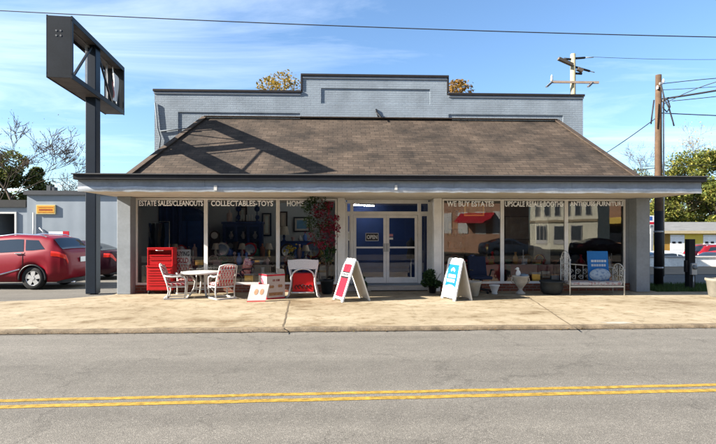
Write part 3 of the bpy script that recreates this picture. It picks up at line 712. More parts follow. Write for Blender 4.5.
m = MB(); m.box(X(39, LY), X(43, LY), LY + .6, LY + .9, zt_ + .2, zt_ + .5); m.box(X(44.5, LY), X(47, LY), LY + .6, LY + .9, zt_ + .2, zt_ + .42); P(m, 'roof_vent', M('dark vent metal', (.10, .11, .12), .7), lb)
sxa, sxb, sza, szb = X(37, LY), X(56, LY), Zh(214.5, LY), Zh(205.5, LY)
sgn = thing('wall_sign', 'small orange and yellow rectangular sign on the grey metal shed', 'sign', (sxa, LY - .05, sza))
w_, h_ = sxb - sxa, szb - sza
MB().box(0, w_, -.02, .045, 0, h_).build('panel', M('sign cream edge', (.75, .62, .30), .5), sgn)
MB().box(.04, w_ - .04, -.026, -.021, .04, h_ - .04).build('face', M('sign orange', (.78, .38, .04), .5, var=.15), sgn)
m = MB(); random.seed(5)
x_ = .13
while x_ < w_ - .14:
    ww = random.uniform(.025, .05); m.box(x_, x_ + ww, -.031, -.027, h_ * .36, h_ * .54); x_ += ww + .014
MB.build(m, 'lettering', M('sign dark red', (.45, .08, .02), .5), sgn)
m = MB(); x_ = .1
while x_ < w_ - .12:
    ww = random.uniform(.02, .04); m.box(x_, x_ + ww, -.031, -.027, h_ * .68, h_ * .76); m.box(x_, x_ + ww, -.031, -.027, h_ * .16, h_ * .22); x_ += ww + .018
m.build('small_print', M('sign rust', (.6, .2, .04), .5), sgn)
cb_ = wp(58.5, 234, 22.5)
bs = thing('notice_board', 'low red and white notice board seen just above the red car', 'notice board', (cb_.x, cb_.y, 0))
MB().box(-.42, .2, -.02, .02, 1.5, 1.76).build('panel', WHITEP, bs); MB().box(.2, .46, -.02, .02, 1.5, 1.78).build('red_panel', REDP, bs)
for s in (-.3, .3): MB().box(s - .03, s + .03, .021, .06, 0, 1.6).build('leg', GREYM, bs)

# ------------------------------------------------------------------ yellow building, right background
YY = 38.0; GZL = -.78
yb = thing('yellow_garage', 'long low yellow garage building with white overhead doors across the side street', 'garage', (X(700, YY), YY, GZL))
YW = M('yellow wall paint', (.66, .50, .08), .7, var=.15, scale=.8)
xa, xb = X(600, YY), X(930, YY); ze = Zh(231, YY, 690)
P(MB().box(xa, xb, YY, YY + 10, GZL - .1, ze - .02), 'wall', YW, yb)
m = MB(); zr2 = Zh(222, YY + 5, 690)
m.add([(xa - .4, YY - .3, ze), (xb + .4, YY - .3, ze), (xb + .4, YY + 5, zr2), (xa - .4, YY + 5, zr2), (xb + .4, YY + 10.8, ze), (xa - .4, YY + 10.8, ze)], [(0, 1, 2, 3), (3, 2, 4, 5)])
P(m, 'roof', M('grey roof shingles', (.20, .20, .20), .9, var=.2, scale=1.5), yb)
P(MB().box(xa - .4, xb + .4, YY - .35, YY - .3, ze - .2, ze + .02), 'eave_board', M('cream eave', (.55, .46, .30), .6), yb)
P(MB().box(X(664, YY), X(669.5, YY), YY - .03, YY, GZL, ze - .2), 'brown_panel', M('ochre panel', (.42, .24, .05), .7), yb)
for a, b in ((670, 684), (703, 716), (735, 750)):
    g = P(MB().box(X(a, YY), X(b, YY), YY - .06, YY - .001, GZL, ze - .3), 'garage_door', M('garage white', (.82, .82, .82), .5), yb)
    m = MB(); w_ = X(b, YY) - X(a, YY)
    for f in (.12, .55): m.box(X(a, YY) + w_ * f, X(a, YY) + w_ * (f + .24), YY - .07, YY - .061, Zh(243.5, YY, 690), Zh(241.5, YY, 690))
    P(m, 'window', BLACKM, g)
    for k in range(1, 5): P(MB().box(X(a, YY), X(b, YY), YY - .066, YY - .0605, GZL + k * .55, GZL + k * .55 + .025), 'panel_seam', GREYM, g)
wl = thing('low_wall', 'low whitewashed concrete wall along the far pavement', 'wall', (X(700, 25), 25.2, 0))
P(MB().box(X(600, 25.2), X(940, 25.2), 25.1, 25.35, -.8, Zh(257.5, 25.2, 700)), 'wall', M('whitewash', (.80, .78, .72), .85, var=.25, scale=1.5, bumpy=.3), wl, bevel=.02)
P(MB().box(X(600, 25.2), X(940, 25.2), 25.05, 25.4, Zh(257.5, 25.2, 700) + .002, Zh(256.8, 25.2, 700) + .03), 'wall_cap', M('wall cap', (.55, .54, .52), .8, var=.2), wl)
rs = wp(651.5, 240, 33)
so = thing('roadside_sign', 'far white, blue and red roadside sign seen beside the shop corner', 'sign', (rs.x, rs.y, GZL))
MB().box(-.08, .08, -.08, .08, 0, 3.4).build('post', GREYM, so)
zz = EYE + (HZ - 225) * 33 / F - GZL
MB().box(-.5, .5, -.14, -.081, zz, zz + .62).build('panel', WHITEP, so); MB().box(-.46, .46, -.15, -.141, zz + .05, zz + .2).build('red_band', REDP, so); MB().box(-.4, -.05, -.15, -.141, zz + .3, zz + .56).build('blue_mark', M('sign blue', (.04, .12, .42), .5), so)
# ------------------------------------------------------------------ trees
def leafcloud(m, centres, n, size, rnd, flat=.5):
    for k in range(n):
        c, r, sq = rnd.choice(centres)
        d = Vector((rnd.gauss(0, 1), rnd.gauss(0, 1), rnd.gauss(0, 1))).normalized() * (r * rnd.uniform(.45, 1.05) ** .7)
        p = c + Vector((d.x, d.y, d.z * sq)); s = size * rnd.uniform(.55, 1.3)
        a = Vector((rnd.gauss(0, 1), rnd.gauss(0, 1), rnd.gauss(0, flat))).normalized(); b = a.cross(Vector((rnd.gauss(0, .4), rnd.gauss(0, .4), 1))).normalized()
        m.add([p - a * s, p - b * s * .55, p + a * s, p + b * s * .55], [(0, 1, 2, 3)])
def branches(m, p, d, ln, r, depth, rnd, tips, spread=.55, up=.12):
    n = 4; pts = [p]; rs = [r]
    for k in range(n):
        d = (d + Vector((rnd.gauss(0, .14), rnd.gauss(0, .14), rnd.gauss(0, .10) + up * .3))).normalized()
        pts.append(pts[-1] + d * ln / n); rs.append(r * (1 - .45 * (k + 1) / n))
    m.tube(pts, rs, 6 if r > .04 else 4, caps=False)
    if depth == 0: tips.append(pts[-1]); return
    tips.append(pts[-1]) if depth <= 1 else None
    for k in range(rnd.choice((2, 3, 3)) if depth > 1 else 3):
        q = pts[rnd.choice((2, 3, 4))] if k else pts[-1]
        nd = (d + Vector((rnd.gauss(0, spread), rnd.gauss(0, spread), rnd.gauss(0, spread * .6) + up))).normalized()
        branches(m, q, nd, ln * rnd.uniform(.6, .82), max(.014, rs[-1] * rnd.uniform(.6, .85)), depth - 1, rnd, tips, spread, up)
def tree(name, label, px, depth, ytop, wpx, seed, leaf, n, size, ybase=None, bare=False, group=None, deep=6, lobes=14, crown0=.25, cat='tree', zbase=-.16, lean=0):
    rnd = random.Random(seed); b = wp(px, 240, depth); H = EYE + (HZ - ytop) * depth / F - zbase; Wd = wpx * depth / F
    t = thing(name, label, cat, (b.x, b.y, zbase), 0, group)
    m = MB(); tips = []
    if bare:
        branches(m, Vector((0, 0, -.1)), Vector((lean, 0, 1)).normalized(), H * .36, H * .022, deep, rnd, tips, .5, .10)
        mx = max(p.z for p in m.v); f = H / mx; m.v = [Vector((p.x * f, p.y * f, p.z * f)) for p in m.v]; tips = [p * f for p in tips]
        m.build('trunk', M('dark twig bark', (.085, .065, .05), .95, var=.3, scale=4), t)
        lm = MB()
        for p in tips:
            for k in range(n):
                c = p + Vector((rnd.gauss(0, .28), rnd.gauss(0, .28), rnd.gauss(0, .25))); s = size * rnd.uniform(.5, 1.2); a = Vector((rnd.gauss(0, 1), rnd.gauss(0, 1), rnd.gauss(0, 1))).normalized(); bb = a.orthogonal().normalized()
                lm.add([c - a * s, c - bb * s * .5, c + a * s, c + bb * s * .5], [(0, 1, 2, 3)])
        lm.build('crown', leaf, t, fix=False)
        return t
    m.tube([(0, 0, -.1), (rnd.gauss(0, .1), 0, H * .3), (rnd.gauss(0, .2), 0, H * .75)], [H * .028, H * .022, H * .008], 8)
    cs = []
    for k in range(lobes):
        h = crown0 + (1 - crown0) * rnd.random(); rr = Wd * .5 * (1 - .55 * abs(h - .5)); a = rnd.uniform(0, 6.28); q = rr * math.sqrt(rnd.random()) * .75
        r = Wd * rnd.uniform(.13, .24); z = min(H * h, H - r * .75)
        c = Vector((math.cos(a) * q, math.sin(a) * q, z)); cs.append((c, r, .8))
        m.tube([(0, 0, H * h * .6), c * .6 + Vector((0, 0, H * h * .28)), c], [H * .01, H * .006, .01], 5)
    m.build('trunk', BARK, t)
    lm = MB(); leafcloud(lm, cs, n, size, rnd); lm.build('crown', leaf, t, fix=False)
    return t
EVG = mat_leaf('evergreen leaves', [(.06, .09, .03), (.10, .13, .04), (.16, .18, .05), (.24, .23, .06)])
OLIVE = mat_leaf('olive leaves', [(.065, .095, .022), (.12, .155, .032), (.20, .205, .04), (.29, .25, .055)])
YELL = mat_leaf('yellowing leaves', [(.18, .13, .03), (.32, .22, .05), (.40, .26, .05), (.14, .13, .04)])
ORNG = mat_leaf('amber leaves', [(.22, .12, .03), (.38, .22, .05), (.30, .16, .04), (.12, .11, .04)])
DRYL = mat_leaf('dry brown leaves', [(.12, .08, .045), (.18, .12, .06), (.08, .06, .04)])
tree('bare_tree', 'bare spreading tree with a few dry leaves at the left edge', -14, 31, 106, 130, 24, DRYL, 1, .045, deep=7, bare=True, lean=.16)
tree('evergreen_tree', 'dark evergreen tree behind the metal shed, at the left edge', -4, 40, 152, 64, 31, EVG, 9000, .17, lobes=16)
tree('evergreen_tree', 'bushy evergreen tree right of the bare tree, behind the shed roof', 34, 42, 168, 50, 32, EVG, 8000, .16, lobes=16, crown0=.15)
tree('bare_tree', 'small twiggy brown tree just left of the sign post', 70, 44, 172, 30, 41, DRYL, 2, .06, bare=True)
tree('yellow_tree', 'yellow autumn tree top showing left of the tall middle parapet', 280, 46, 75, 56, 51, YELL, 2000, .16, lobes=12, crown0=.55)
tree('orange_tree', 'amber autumn tree top showing right of the tall middle parapet', 466, 46, 84, 70, 57, ORNG, 4200, .16, lobes=12, crown0=.55)
rt_ = [(648, 62, 160, 60, 61, OLIVE, 13000, .17, 'olive tree directly behind the brown utility pole'), (690, 58, 150, 80, 62, OLIVE, 20000, .17, 'broad yellow-green tree above the yellow garage'), (742, 56, 146, 80, 63, OLIVE, 18000, .17, 'olive tree at the right edge above the white garage door'),
       (668, 52, 176, 52, 64, OLIVE, 12000, .16, 'low olive tree just behind the garage roof, near the utility pole'), (716, 51, 170, 56, 65, OLIVE, 13000, .16, 'low olive tree just behind the garage roof, at the right edge')]
for px, dp, yt, w_, sd, lf, n, sz, lab in rt_: tree('leafy_tree', lab, px, dp, yt, w_, sd, lf, n, sz, group='trees behind the yellow garage', crown0=.10, lobes=26, zbase=-.8)
tree('bare_tree', 'twiggy half-bare tree rising above the olive trees on the right', 694, 66, 126, 60, 77, YELL, 3, .13, bare=True, zbase=-.8)
tree('bare_tree', 'slender bare tree left of the brown utility pole', 646, 56, 136, 40, 78, DRYL, 2, .07, bare=True, zbase=-.8)

# ------------------------------------------------------------------ cars
def interp(tab, x):
    if x <= tab[0][0]: return tab[0][1]
    for (a, va), (b, vb) in zip(tab, tab[1:]):
        if x <= b:
            t = (x - a) / (b - a); t = t * t * (3 - 2 * t) * .5 + t * .5; return va + (vb - va) * t
    return tab[-1][1]
def make_car(name, label, loc, rz, paint, S, group=None, cat='car', trim=CHROME):
    t = thing(name, label, cat, loc, rz, group); L = S['L']; hl = L / 2
    top, belt, hwt = S['top'], S['belt'], S['hw']; wr, wx = S['wr'], S['wx']; base = S['base']
    def bot(x):
        z = base + .10 * max(0, abs(x) - hl + .35) / .35
        for c in wx:
            rr = wr + .055; d = abs(x - c)
            if d < rr: z = max(z, wr + math.sqrt(rr * rr - d * d))
        return z
    def section(x):
        zb, zt, hw = bot(x), interp(top, x), interp(hwt, x); bl = min(interp(belt, x), zt - .03); zb = min(zb, bl - .05)
        hr = hw * .95 - S.get('tumble', .30) * max(0, zt - bl)
        s = [(0, zb), (hw * .78, zb), (hw * .96, zb), (hw, zb + .3 * (bl - zb)), (hw * .998, zb + .62 * (bl - zb)), (hw * .975, bl - .04 * min(1, (bl - zb) * 3)), (hw * .95, bl)]
        g = zt - bl; e = min(.10, g * .35)
        for f in (.33, .66, 1): s.append((hw * .95 + (hr - hw * .95) * f, bl + (g - e) * f))
        s += [(hr - e * .6, zt - e * .35), (hr * .55, zt - .006), (0, zt)]
        return s
    st = sorted(set([-hl + L * k / 90 for k in range(91)]))
    secs = [section(x) for x in st]; n = len(secs[0]); m = MB(); ring = 2 * n - 2
    def pt(x, y, z): return Vector((x, y, z))
    vs = []
    for x, s in zip(st, secs):
        vs += [pt(x, y, z) for y, z in s] + [pt(x, -y, z) for y, z in reversed(s[1:-1])]
    fs = [(i * ring + k, i * ring + (k + 1) % ring, (i + 1) * ring + (k + 1) % ring, (i + 1) * ring + k) for i in range(len(st) - 1) for k in range(ring)]
    fs += [tuple(reversed(range(ring))), tuple((len(st) - 1) * ring + k for k in range(ring))]
    m.add(vs, fs, True); body = m.build('body', paint, t)
    def side(x, f, off):   # f: 0 belt .. 1 roof edge
        s = section(x); a, b = s[6], s[9]; y = a[0] + (b[0] - a[0]) * f + off; z = a[1] + (b[1] - a[1]) * f; return y, z
    def low(x, f, off):    # f: 0 sill .. 1 belt
        s = section(x); pts = s[2:7]; u = f * 4; k = min(3, int(u)); q = u - k; return pts[k][0] + (pts[k + 1][0] - pts[k][0]) * q + off, pts[k][1] + (pts[k + 1][1] - pts[k][1]) * q
    TG = MATS['tinted car glass']
    for sgn in (-1, 1):
        for (a0, a1, b0, b1, f0, f1) in S['side_windows']:
            g = MB(); g.grid(lambda u, v: (lambda x, yz: Vector((x, sgn * yz[0], yz[1])))((a0 + (a1 - a0) * u) * (1 - v) + (b0 + (b1 - b0) * u) * v, side((a0 + (a1 - a0) * u) * (1 - v) + (b0 + (b1 - b0) * u) * v, f0 + (f1 - f0) * v, .006)), 10, 5); g.build('window', TG, t)
        for x0, x1, f0, f1 in S.get('lights', []):
            g = MB(); g.grid(lambda u, v: (lambda x, yz: Vector((x, sgn * yz[0], yz[1])))(x0 + (x1 - x0) * u, low(x0 + (x1 - x0) * u, f0 + (f1 - f0) * v, .008)), 8, 5); g.build('tail_light', MATS['tail light red'], t)
        for x0, x1, f0, f1 in S.get('headlights', []):
            g = MB(); g.grid(lambda u, v: (lambda x, yz: Vector((x, sgn * yz[0], yz[1])))(x0 + (x1 - x0) * u, low(x0 + (x1 - x0) * u, f0 + (f1 - f0) * v, .008)), 8, 5); g.build('headlight', MATS['lamp lens'], t)
        for x in S.get('handles', []):
            y, z = low(x, .88, .02); MB().box(x - .11, x + .11, min(sgn * y, sgn * (y + .03)), max(sgn * y, sgn * (y + .03)), z - .02, z + .015).build('door_handle', trim, t, bevel=.008)
        for x in S.get('seams', []):
            g = MB(); pts = [(lambda yz: Vector((x + (.05 if v > .8 else 0), sgn * yz[0], yz[1])))(low(x, v, .002)) for v in [k / 8 for k in range(9)]]; g.tube(pts, .009, 4); g.build('door_seam', BLACKM, t)
        if 'molding' in S:
            x0, x1 = S['molding']; g = MB(); g.tube([Vector((x, sgn * low(x, .14, .012)[0], low(x, .14, .012)[1])) for x in (x0, (x0 + x1) / 2, x1)], .022, 6); g.build('side_molding', trim, t)
        if 'rails' in S:
            x0, x1 = S['rails']; g = MB(); g.tube([Vector((x, sgn * (section(x)[10][0] - .02), section(x)[10][1] + h)) for x, h in ((x0, .0), (x0 + .12, .05), ((x0 + x1) / 2, .06), (x1 - .15, .05), (x1, .0))], .02, 8); g.build('roof_rail', trim, t)
        x = S['mirror']; y, z = side(x, .05, .02); MB().ball((x, sgn * (y + .11), z + .06), .1, 10, 8, (.6, 1, .75)).build('wing_mirror', paint, t)
        for c in wx:
            g = MB(); g.tube([(c + (wr + .045) * math.cos(a), sgn * (interp(hwt, c + (wr + .045) * math.cos(a)) - .012), wr + (wr + .045) * math.sin(a)) for a in [R(-8) + R(196) * k / 20 for k in range(21)]], .028, 6); g.build('arch_gap_ring', BLACKM, t)  # black ring standing in for the shaded gap round each wheel
            y0 = interp(hwt, c) - .02
            w = MB(); w.lathe((c, sgn * (y0 - .11), wr), [(wr * .64, -.10), (wr * .9, -.11), (wr, -.07), (wr, .07), (wr * .9, .11), (wr * .64, .10)], 32, 'y', caps=False); wh = w.build('wheel', RUBBER, t)
            r_ = MB(); yy = sgn * (y0 + .0); R0 = wr * .66
            r_.lathe((c, yy - sgn * .03, wr), [(R0, sgn * .0), (R0 * .93, sgn * .012), (R0 * .88, sgn * -.02)], 32, 'y', caps=False)
            for k in range(S.get('spokes', 5)):
                a = 2 * math.pi * k / S.get('spokes', 5) + .3; d = Vector((math.cos(a), 0, math.sin(a))); e = Vector((-math.sin(a), 0, math.cos(a)))
                cc = Vector((c, yy - sgn * .02, wr)); r_.add([cc + d * .04 - e * .05, cc + d * R0 * .95 - e * .075, cc + d * R0 * .95 + e * .075, cc + d * .04 + e * .05, cc + d * .04 - e * .05 - Vector((0, sgn * .03, 0)), cc + d * R0 * .95 - e * .075 - Vector((0, sgn * .03, 0)), cc + d * R0 * .95 + e * .075 - Vector((0, sgn * .03, 0)), cc + d * .04 + e * .05 - Vector((0, sgn * .03, 0))], [(0, 1, 2, 3), (4, 7, 6, 5), (0, 4, 5, 1), (1, 5, 6, 2), (2, 6, 7, 3), (3, 7, 4, 0)])
            r_.lathe((c, yy - sgn * .02, wr), [(.055, -.01), (.055, .012)], 14, 'y'); r_.build('rim', MATS['wheel silver'], wh)
            MB().lathe((c, yy - sgn * .075, wr), [(R0 * .9, -.01), (R0 * .9, .01)], 24, 'y').build('brake_disc', BLACKM, wh)
    def topglass(x0, x1, name, inset=.12):
        g = MB()
        def f(u, v):
            x = x0 + (x1 - x0) * v; s = section(x); hr = s[9][0]; y = (2 * u - 1) * (hr - inset * .4); uu = abs(2 * u - 1)
            z = s[12][1] + (s[10][1] - s[12][1]) * uu ** 3; dx = .012 if x > 0 else -.012; return Vector((x + dx, y, z + .012))
        g.grid(f, 10, 8); g.build(name, TG, t)
    topglass(*S['rear_glass'], 'rear_window'); topglass(*S['front_glass'], 'windscreen')
    xe = hl + .006
    if 'plate' in S:
        z = S['plate']; MB().box(xe, xe + .015, -.16, .16, z - .08, z + .08).build('number_plate', WHITEP, t)
    # rear bumper wrap and exhaust
    g = MB(); zb0, zb1 = S['bumper']
    g.grid(lambda u, v: (lambda a: Vector((hl - .36 + .36 * math.cos(a * 1.0), (interp(hwt, hl - .3) - .05) * max(-1, min(1, math.sin(a) * 1.12)), zb0 + (zb1 - zb0) * v)))((u - .5) * math.pi), 24, 3); g.build('bumper', S.get('bumper_mat', paint), t)
    MB().tube([(hl - .2, -.5, zb0 + .02), (hl + .05, -.5, zb0)], .035, 10).build('exhaust_pipe', CHROME, t)
    g = MB().box(-hl + .3, hl - .3, -interp(hwt, 0) * .7, interp(hwt, 0) * .7, base - .04, base + .1); g.build('underbody', BLACKM, t)
    return t
tg = newmat('tinted car glass'); bsdf(tg).inputs['Base Color'].default_value = (.012, .016, .02, 1); bsdf(tg).inputs['Roughness'].default_value = .04; bsdf(tg).inputs['Specular IOR Level'].default_value = .9; MATS['tinted car glass'] = tg
M('tail light red', (.95, .05, .03), .15, coat=.6, var=.1); M('lamp lens', (.6, .62, .64), .1, coat=.6); M('wheel silver', (.55, .55, .56), .3, metal=.7, var=.06)
def carpaint(n, c): 
    m = M(n, c, .4, var=.04, scale=1.5, coat=.15, spec=.2); return m
CR = carpaint('crimson car paint', (.15, .002, .010)); MAROON = carpaint('maroon car paint', (.04, .006, .015)); SILV = carpaint('silver car paint', (.42, .45, .48)); RED2 = carpaint('red car paint', (.26, .01, .02))
SUV = dict(L=4.64, wr=.355, wx=(-1.42, 1.27), base=.25, mirror=-.72, tumble=.30,
  top=[(-2.32, .74), (-2.2, .86), (-1.25, 1.06), (-1.05, 1.10), (-.35, 1.55), (.0, 1.64), (.7, 1.675), (1.45, 1.645), (1.76, 1.59), (2.08, 1.24), (2.18, 1.16), (2.27, 1.04), (2.32, .74)],
  belt=[(-2.32, .62), (-1.9, .82), (-1.0, 1.03), (0, 1.08), (1.2, 1.14), (1.7, 1.20), (2.0, 1.16), (2.2, 1.08), (2.32, .72)],
  hw=[(-2.32, .62), (-2.2, .76), (-1.9, .86), (-1.2, .895), (1.2, .905), (1.8, .88), (2.1, .82), (2.25, .74), (2.32, .66)],
  side_windows=[(-.85, -.02, -.28, -.02, .08, .90), (.04, .98, .04, .90, .08, .92), (1.04, 1.62, .97, 1.36, .14, .90)],
  lights=[(1.82, 2.27, .66, .98)], headlights=[(-2.24, -1.9, .6, .95)], handles=(-.12, .86), seams=(-.85, .01, .98), molding=(-.9, .9), rails=(-.35, 1.55),
  rear_glass=(1.80, 2.09), front_glass=(-1.0, -.38), plate=.9, bumper=(.20, .33), bumper_mat=BLACKM, spokes=5)
def carloc(px_rear, py, depth, half, z=0): 
    p = wp(px_rear, py, depth); return p
# crimson SUV: its rear wheel centre is seen at px 37
d_s = 870 / (289.3 - HZ); pw = atz(37, 289.3)
make_car('parked_suv', 'crimson parked SUV with silver roof rails and alloy wheels, cut by the left edge', (pw.x - .10 - 1.27 * math.cos(-.05), pw.y + .95, -.02), -.05, CR, SUV, cat='car')
SED = dict(L=4.75, wr=.33, wx=(-1.45, 1.35), base=.22, mirror=-.62, tumble=.36,
  top=[(-2.37, .66), (-2.2, .78), (-1.2, .96), (-.95, 1.0), (-.2, 1.36), (.3, 1.45), (.8, 1.43), (1.2, 1.33), (1.85, 1.08), (2.1, 1.07), (2.3, 1.04), (2.37, .80)],
  belt=[(-2.37, .55), (-1.9, .74), (-1, .88), (0, .93), (1.2, .98), (1.8, 1.0), (2.2, .98), (2.37, .74)],
  hw=[(-2.37, .6), (-2.2, .74), (-1.8, .86), (-1.0, .9), (1.2, .91), (1.8, .89), (2.15, .82), (2.3, .74), (2.37, .68)],
  side_windows=[(-.75, .05, -.12, .05, .08, .9), (.1, .9, .1, .75, .08, .9), (.95, 1.35, .82, 1.0, .1, .8)], lights=[(1.95, 2.34, .64, .96)], headlights=[(-2.3, -1.95, .6, .95)], handles=(-.05, .8), seams=(-.8, .07, .92),
  rear_glass=(1.15, 1.84), front_glass=(-.92, -.22), plate=.80, bumper=(.2, .31), bumper_mat=BLACKM, spokes=7)
pm = wp(116, 274, 18.2)
make_car('parked_sedan', 'dark maroon parked sedan half hidden behind the crimson SUV', (pm.x - 2.37, pm.y + .9, -.02), -.03, MAROON, SED)
ZL = -.78
p = wp(672, 250, 29); make_car('parked_sedan', 'silver parked sedan behind the low white wall', (p.x, p.y, ZL), R(172), SILV, SED, 'cars parked behind the low white wall')
p = wp(722, 250, 34); make_car('parked_suv', 'red parked SUV in front of the yellow garage', (p.x, p.y, ZL), R(180), RED2, SUV, 'cars parked behind the low white wall')
p = wp(716, 250, 28.6); make_car('parked_sedan', 'red parked sedan nearest the low white wall at the right edge', (p.x, p.y, ZL), R(4), carpaint('bright red car paint', (.36, .012, .018)), SED, 'cars parked behind the low white wall')

# ------------------------------------------------------------------ across the street (seen mirrored in the shop windows)
BRO = mat_brick('orange brick', (.40, .18, .095), (.50, .26, .15), (.42, .36, .3))
CREAMW = M('cream stucco', (.78, .75, .60), .8, var=.12, scale=.6)
def store(name, label, pa, pb, Yv, h, wallmat, turn=52):
    """a shop front facing the street at an angle; local x along the front, local y = 0 the front plane"""
    y = 2 * WY - Yv; xa, xb = aty(pa, HZ, Yv).x, aty(pb, HZ, Yv).x; hw = (xb - xa) / 2 / math.cos(R(turn)) * .96
    t = thing(name, label, 'building', ((xa + xb) / 2, y, 0), R(turn)); MB().box(-hw, hw, -(5 if turn == 0 else 3), 0, -.2, h).build('wall', wallmat, t)
    MB().box(-hw - .1, hw + .1, -(5.1 if turn == 0 else 3.1), .12, h + .003, h + .22).build('cornice', GREYM, t)
    return t, hw
t, hw = store('brick_storefront', 'orange brick storefront with a red awning across the street', 447, 500, 46, 7.2, BRO)
for f in (-.8, -.3, .2, .68): MB().box(hw * f - .55, hw * f + .55, .002, .05, 1.6, 3.6).build('window', WHITEP, t)
MB().prism([(.06, 3.5), (1.1, 2.7), (1.1, 2.55), (.06, 3.3)], -hw * .35, hw * .6, 'x').build('awning', REDP, t)
t, hw = store('cream_storefront', 'cream stucco storefront across the street', 540, 584, 54, 8.0, CREAMW)
SGL = M('shop front grey glass', (.10, .12, .14), .2)
for f in (-.62, -.1, .42): 
    fr_ = MB().box(hw * f - .62, hw * f + .62, .002, .05, .4, 2.5).build('shop_window', WHITE, t); MB().box(hw * f - .55, hw * f + .55, .051, .06, .9, 2.42).build('pane', SGL, fr_)
for f in (-.75, -.45, -.15, .15, .45, .75):
    fr_ = MB().box(hw * f - .32, hw * f + .32, .002, .05, 3.5, 5.0).build('window', WHITE, t); MB().box(hw * f - .25, hw * f + .25, .051, .06, 3.57, 4.93).build('pane', SGL, fr_)
MB().box(-hw, hw, .002, .12, 2.85, 3.1).build('string_course', M('tan trim', (.5, .4, .26), .7), t)
t, hw = store('brick_shop', 'orange brick shop with a yellow awning across the street', 584, 650, 62, 8.2, BRO)
MB().box(-hw * .6, hw * .5, .002, .05, .4, 2.5).build('shop_window', NAVY, t)
MB().prism([(.06, 3.6), (1.4, 2.9), (1.4, 2.75), (.06, 3.4)], -hw * .75, hw * .65, 'x').build('awning', M('mustard canvas', (.65, .46, .10), .8), t)
t, hw = store('backdrop', 'long dark timber warehouse added across the street to keep window reflections dark', -60, 440, 40, 9.5, mat_brick('dark weatherboard', (.035, .045, .06), (.045, .055, .075), (.02, .025, .03), bw=3.0, rh=.2, ms=.02), 0)  # invented building, blocks the sky so the left windows mirror dark
MB().prism([(-5.1, 9.73), (.3, 9.73), (-2.4, 11.2)], -hw - .2, hw + .2, 'x').build('roof', M('dark roofing felt', (.05, .05, .052), .9), t)
for k in range(7):
    x = -hw + 2 * hw * (k + .5) / 7; wd = MB().box(x - .9, x + .9, .002, .06, 1.0, 3.2).build('window', M('dim window frame', (.12, .12, .12), .5), t)
    MB().box(x - .8, x + .8, .061, .07, 1.1, 3.1).build('pane', M('dim blue glass', (.02, .05, .10), .15), wd)
m = MB(); m.box(-60, 60, -7.2, .6, -.2, .02); struct(m.build('opposite_pavement', M('far pavement', (.10, .085, .065), .9, var=.2)))
for i, (x, y, mt, lab) in enumerate(((13.5, -9.6, SILV, 'silver sedan parked across the street before the brick storefront'), (21.0, -9.9, MAROON, 'maroon sedan parked across the street before the cream storefront'), (29.0, -10.0, RED2, 'red sedan parked across the street before the yellow awning'))):
    make_car('parked_sedan', lab, (x, y, -.16), R(180), mt, SED, 'cars parked across the street')
# ------------------------------------------------------------------ things in front of the shop
# tool chest
c = atz(159.3, 294.2); t = thing('tool_chest', 'glossy red rolling tool chest with drawers beside the left column', 'tool chest', (c.x, c.y + .22, 0))
DRED = M('red drawer front', (.50, .010, .014), .4, var=.08, coat=.2)
W2 = .355
for a in (-1, 1):
    for b in (-.17, .17):
        w = MB(); w.lathe((a * .3, b, .05), [(.05, -.018), (.05, .018)], 14, 'x'); w.box(a * .3 - .03, a * .3 + .03, b - .03, b + .03, .06, .10); w.build('caster', RUBBER, t)
MB().box(-W2, W2, -.2, .22, .10, .76).build('lower_cabinet', RED, t, bevel=.012)
for k, (za, zb) in enumerate(((.12, .28), (.295, .42), (.435, .56), (.575, .70))):
    d = MB().box(-W2 + .03, W2 - .03, -.222, -.201, za, zb).build('drawer', DRED, t, bevel=.005)
    MB().box(-W2 + .05, W2 - .05, -.236, -.223, zb - .03, zb - .006).build('drawer_pull', RED, d)
MB().box(-W2 - .01, W2 + .01, -.225, .23, .762, .80).build('shelf_lip', RED, t, bevel=.008)
m = MB(); m.box(-W2, W2, .10, .2, .80, 1.27); m.box(-W2, -W2 + .03, -.16, .10, .80, 1.27); m.box(W2 - .03, W2, -.16, .10, .80, 1.27); m.box(-W2 + .03, W2 - .03, -.16, .10, 1.235, 1.27); m.build('upper_chest', RED, t, bevel=.006)
for za, zb in ((.815, .98), (.99, 1.10)): 
    d = MB().box(-W2 + .035, W2 - .035, -.15, -.13, za, zb).build('drawer', DRED, t); MB().box(-W2 + .06, W2 - .06, -.165, -.151, zb - .028, zb - .008).build('drawer_pull', RED, d)
MB().box(-W2 - .005, W2 + .005, -.17, .21, 1.272, 1.30).build('lid', RED, t, bevel=.01)
MB().tube([(-.1, -.175, 1.24), (-.1, -.2, 1.22), (.1, -.2, 1.22), (.1, -.175, 1.24)], .01, 6).build('handle', CHROME, t)

# buying gold sign
c = atz(182.5, 292.0); yb_ = c.y; s_ = yb_ / 14.6
xa, xb = X(174.5, yb_), X(190.5, yb_); za, zb = Zh(264.5, yb_, 181), Zh(249.5, yb_, 181)
t = thing('yard_sign', 'white BUYING GOLD board with black and red letters beside the tool chest', 'sign', (c.x, yb_, 0))
P(MB().box(xa, xb, yb_ - .006, yb_ + .006, za, zb), 'board', WHITEP, t)
for x in (xa + .08, xb - .08): P(MB().tube([(x, yb_ + .012, 0), (x, yb_ + .012, zb - .05)], .006, 6), 'wire_leg', GREYM, t)
def put(txt, xa, xb, za, zb, y, mat, parent, bold=.03, name='lettering'):
    q = text_mb(txt, xb - xa, zb - za, bold=bold); q.move((xa, y, za)); return P(q, name, mat, parent, fix=False)
w = xb - xa; h = zb - za
put('BUYING', xa + .03, xb - .03, za + h * .55, zb - h * .12, yb_ - .009, M('sign black', (.03, .03, .035), .5), t)
put('GOLD', xa + .06, xb - .06, za + h * .10, za + h * .46, yb_ - .009, M('sign red', (.5, .02, .05), .5), t, .045)

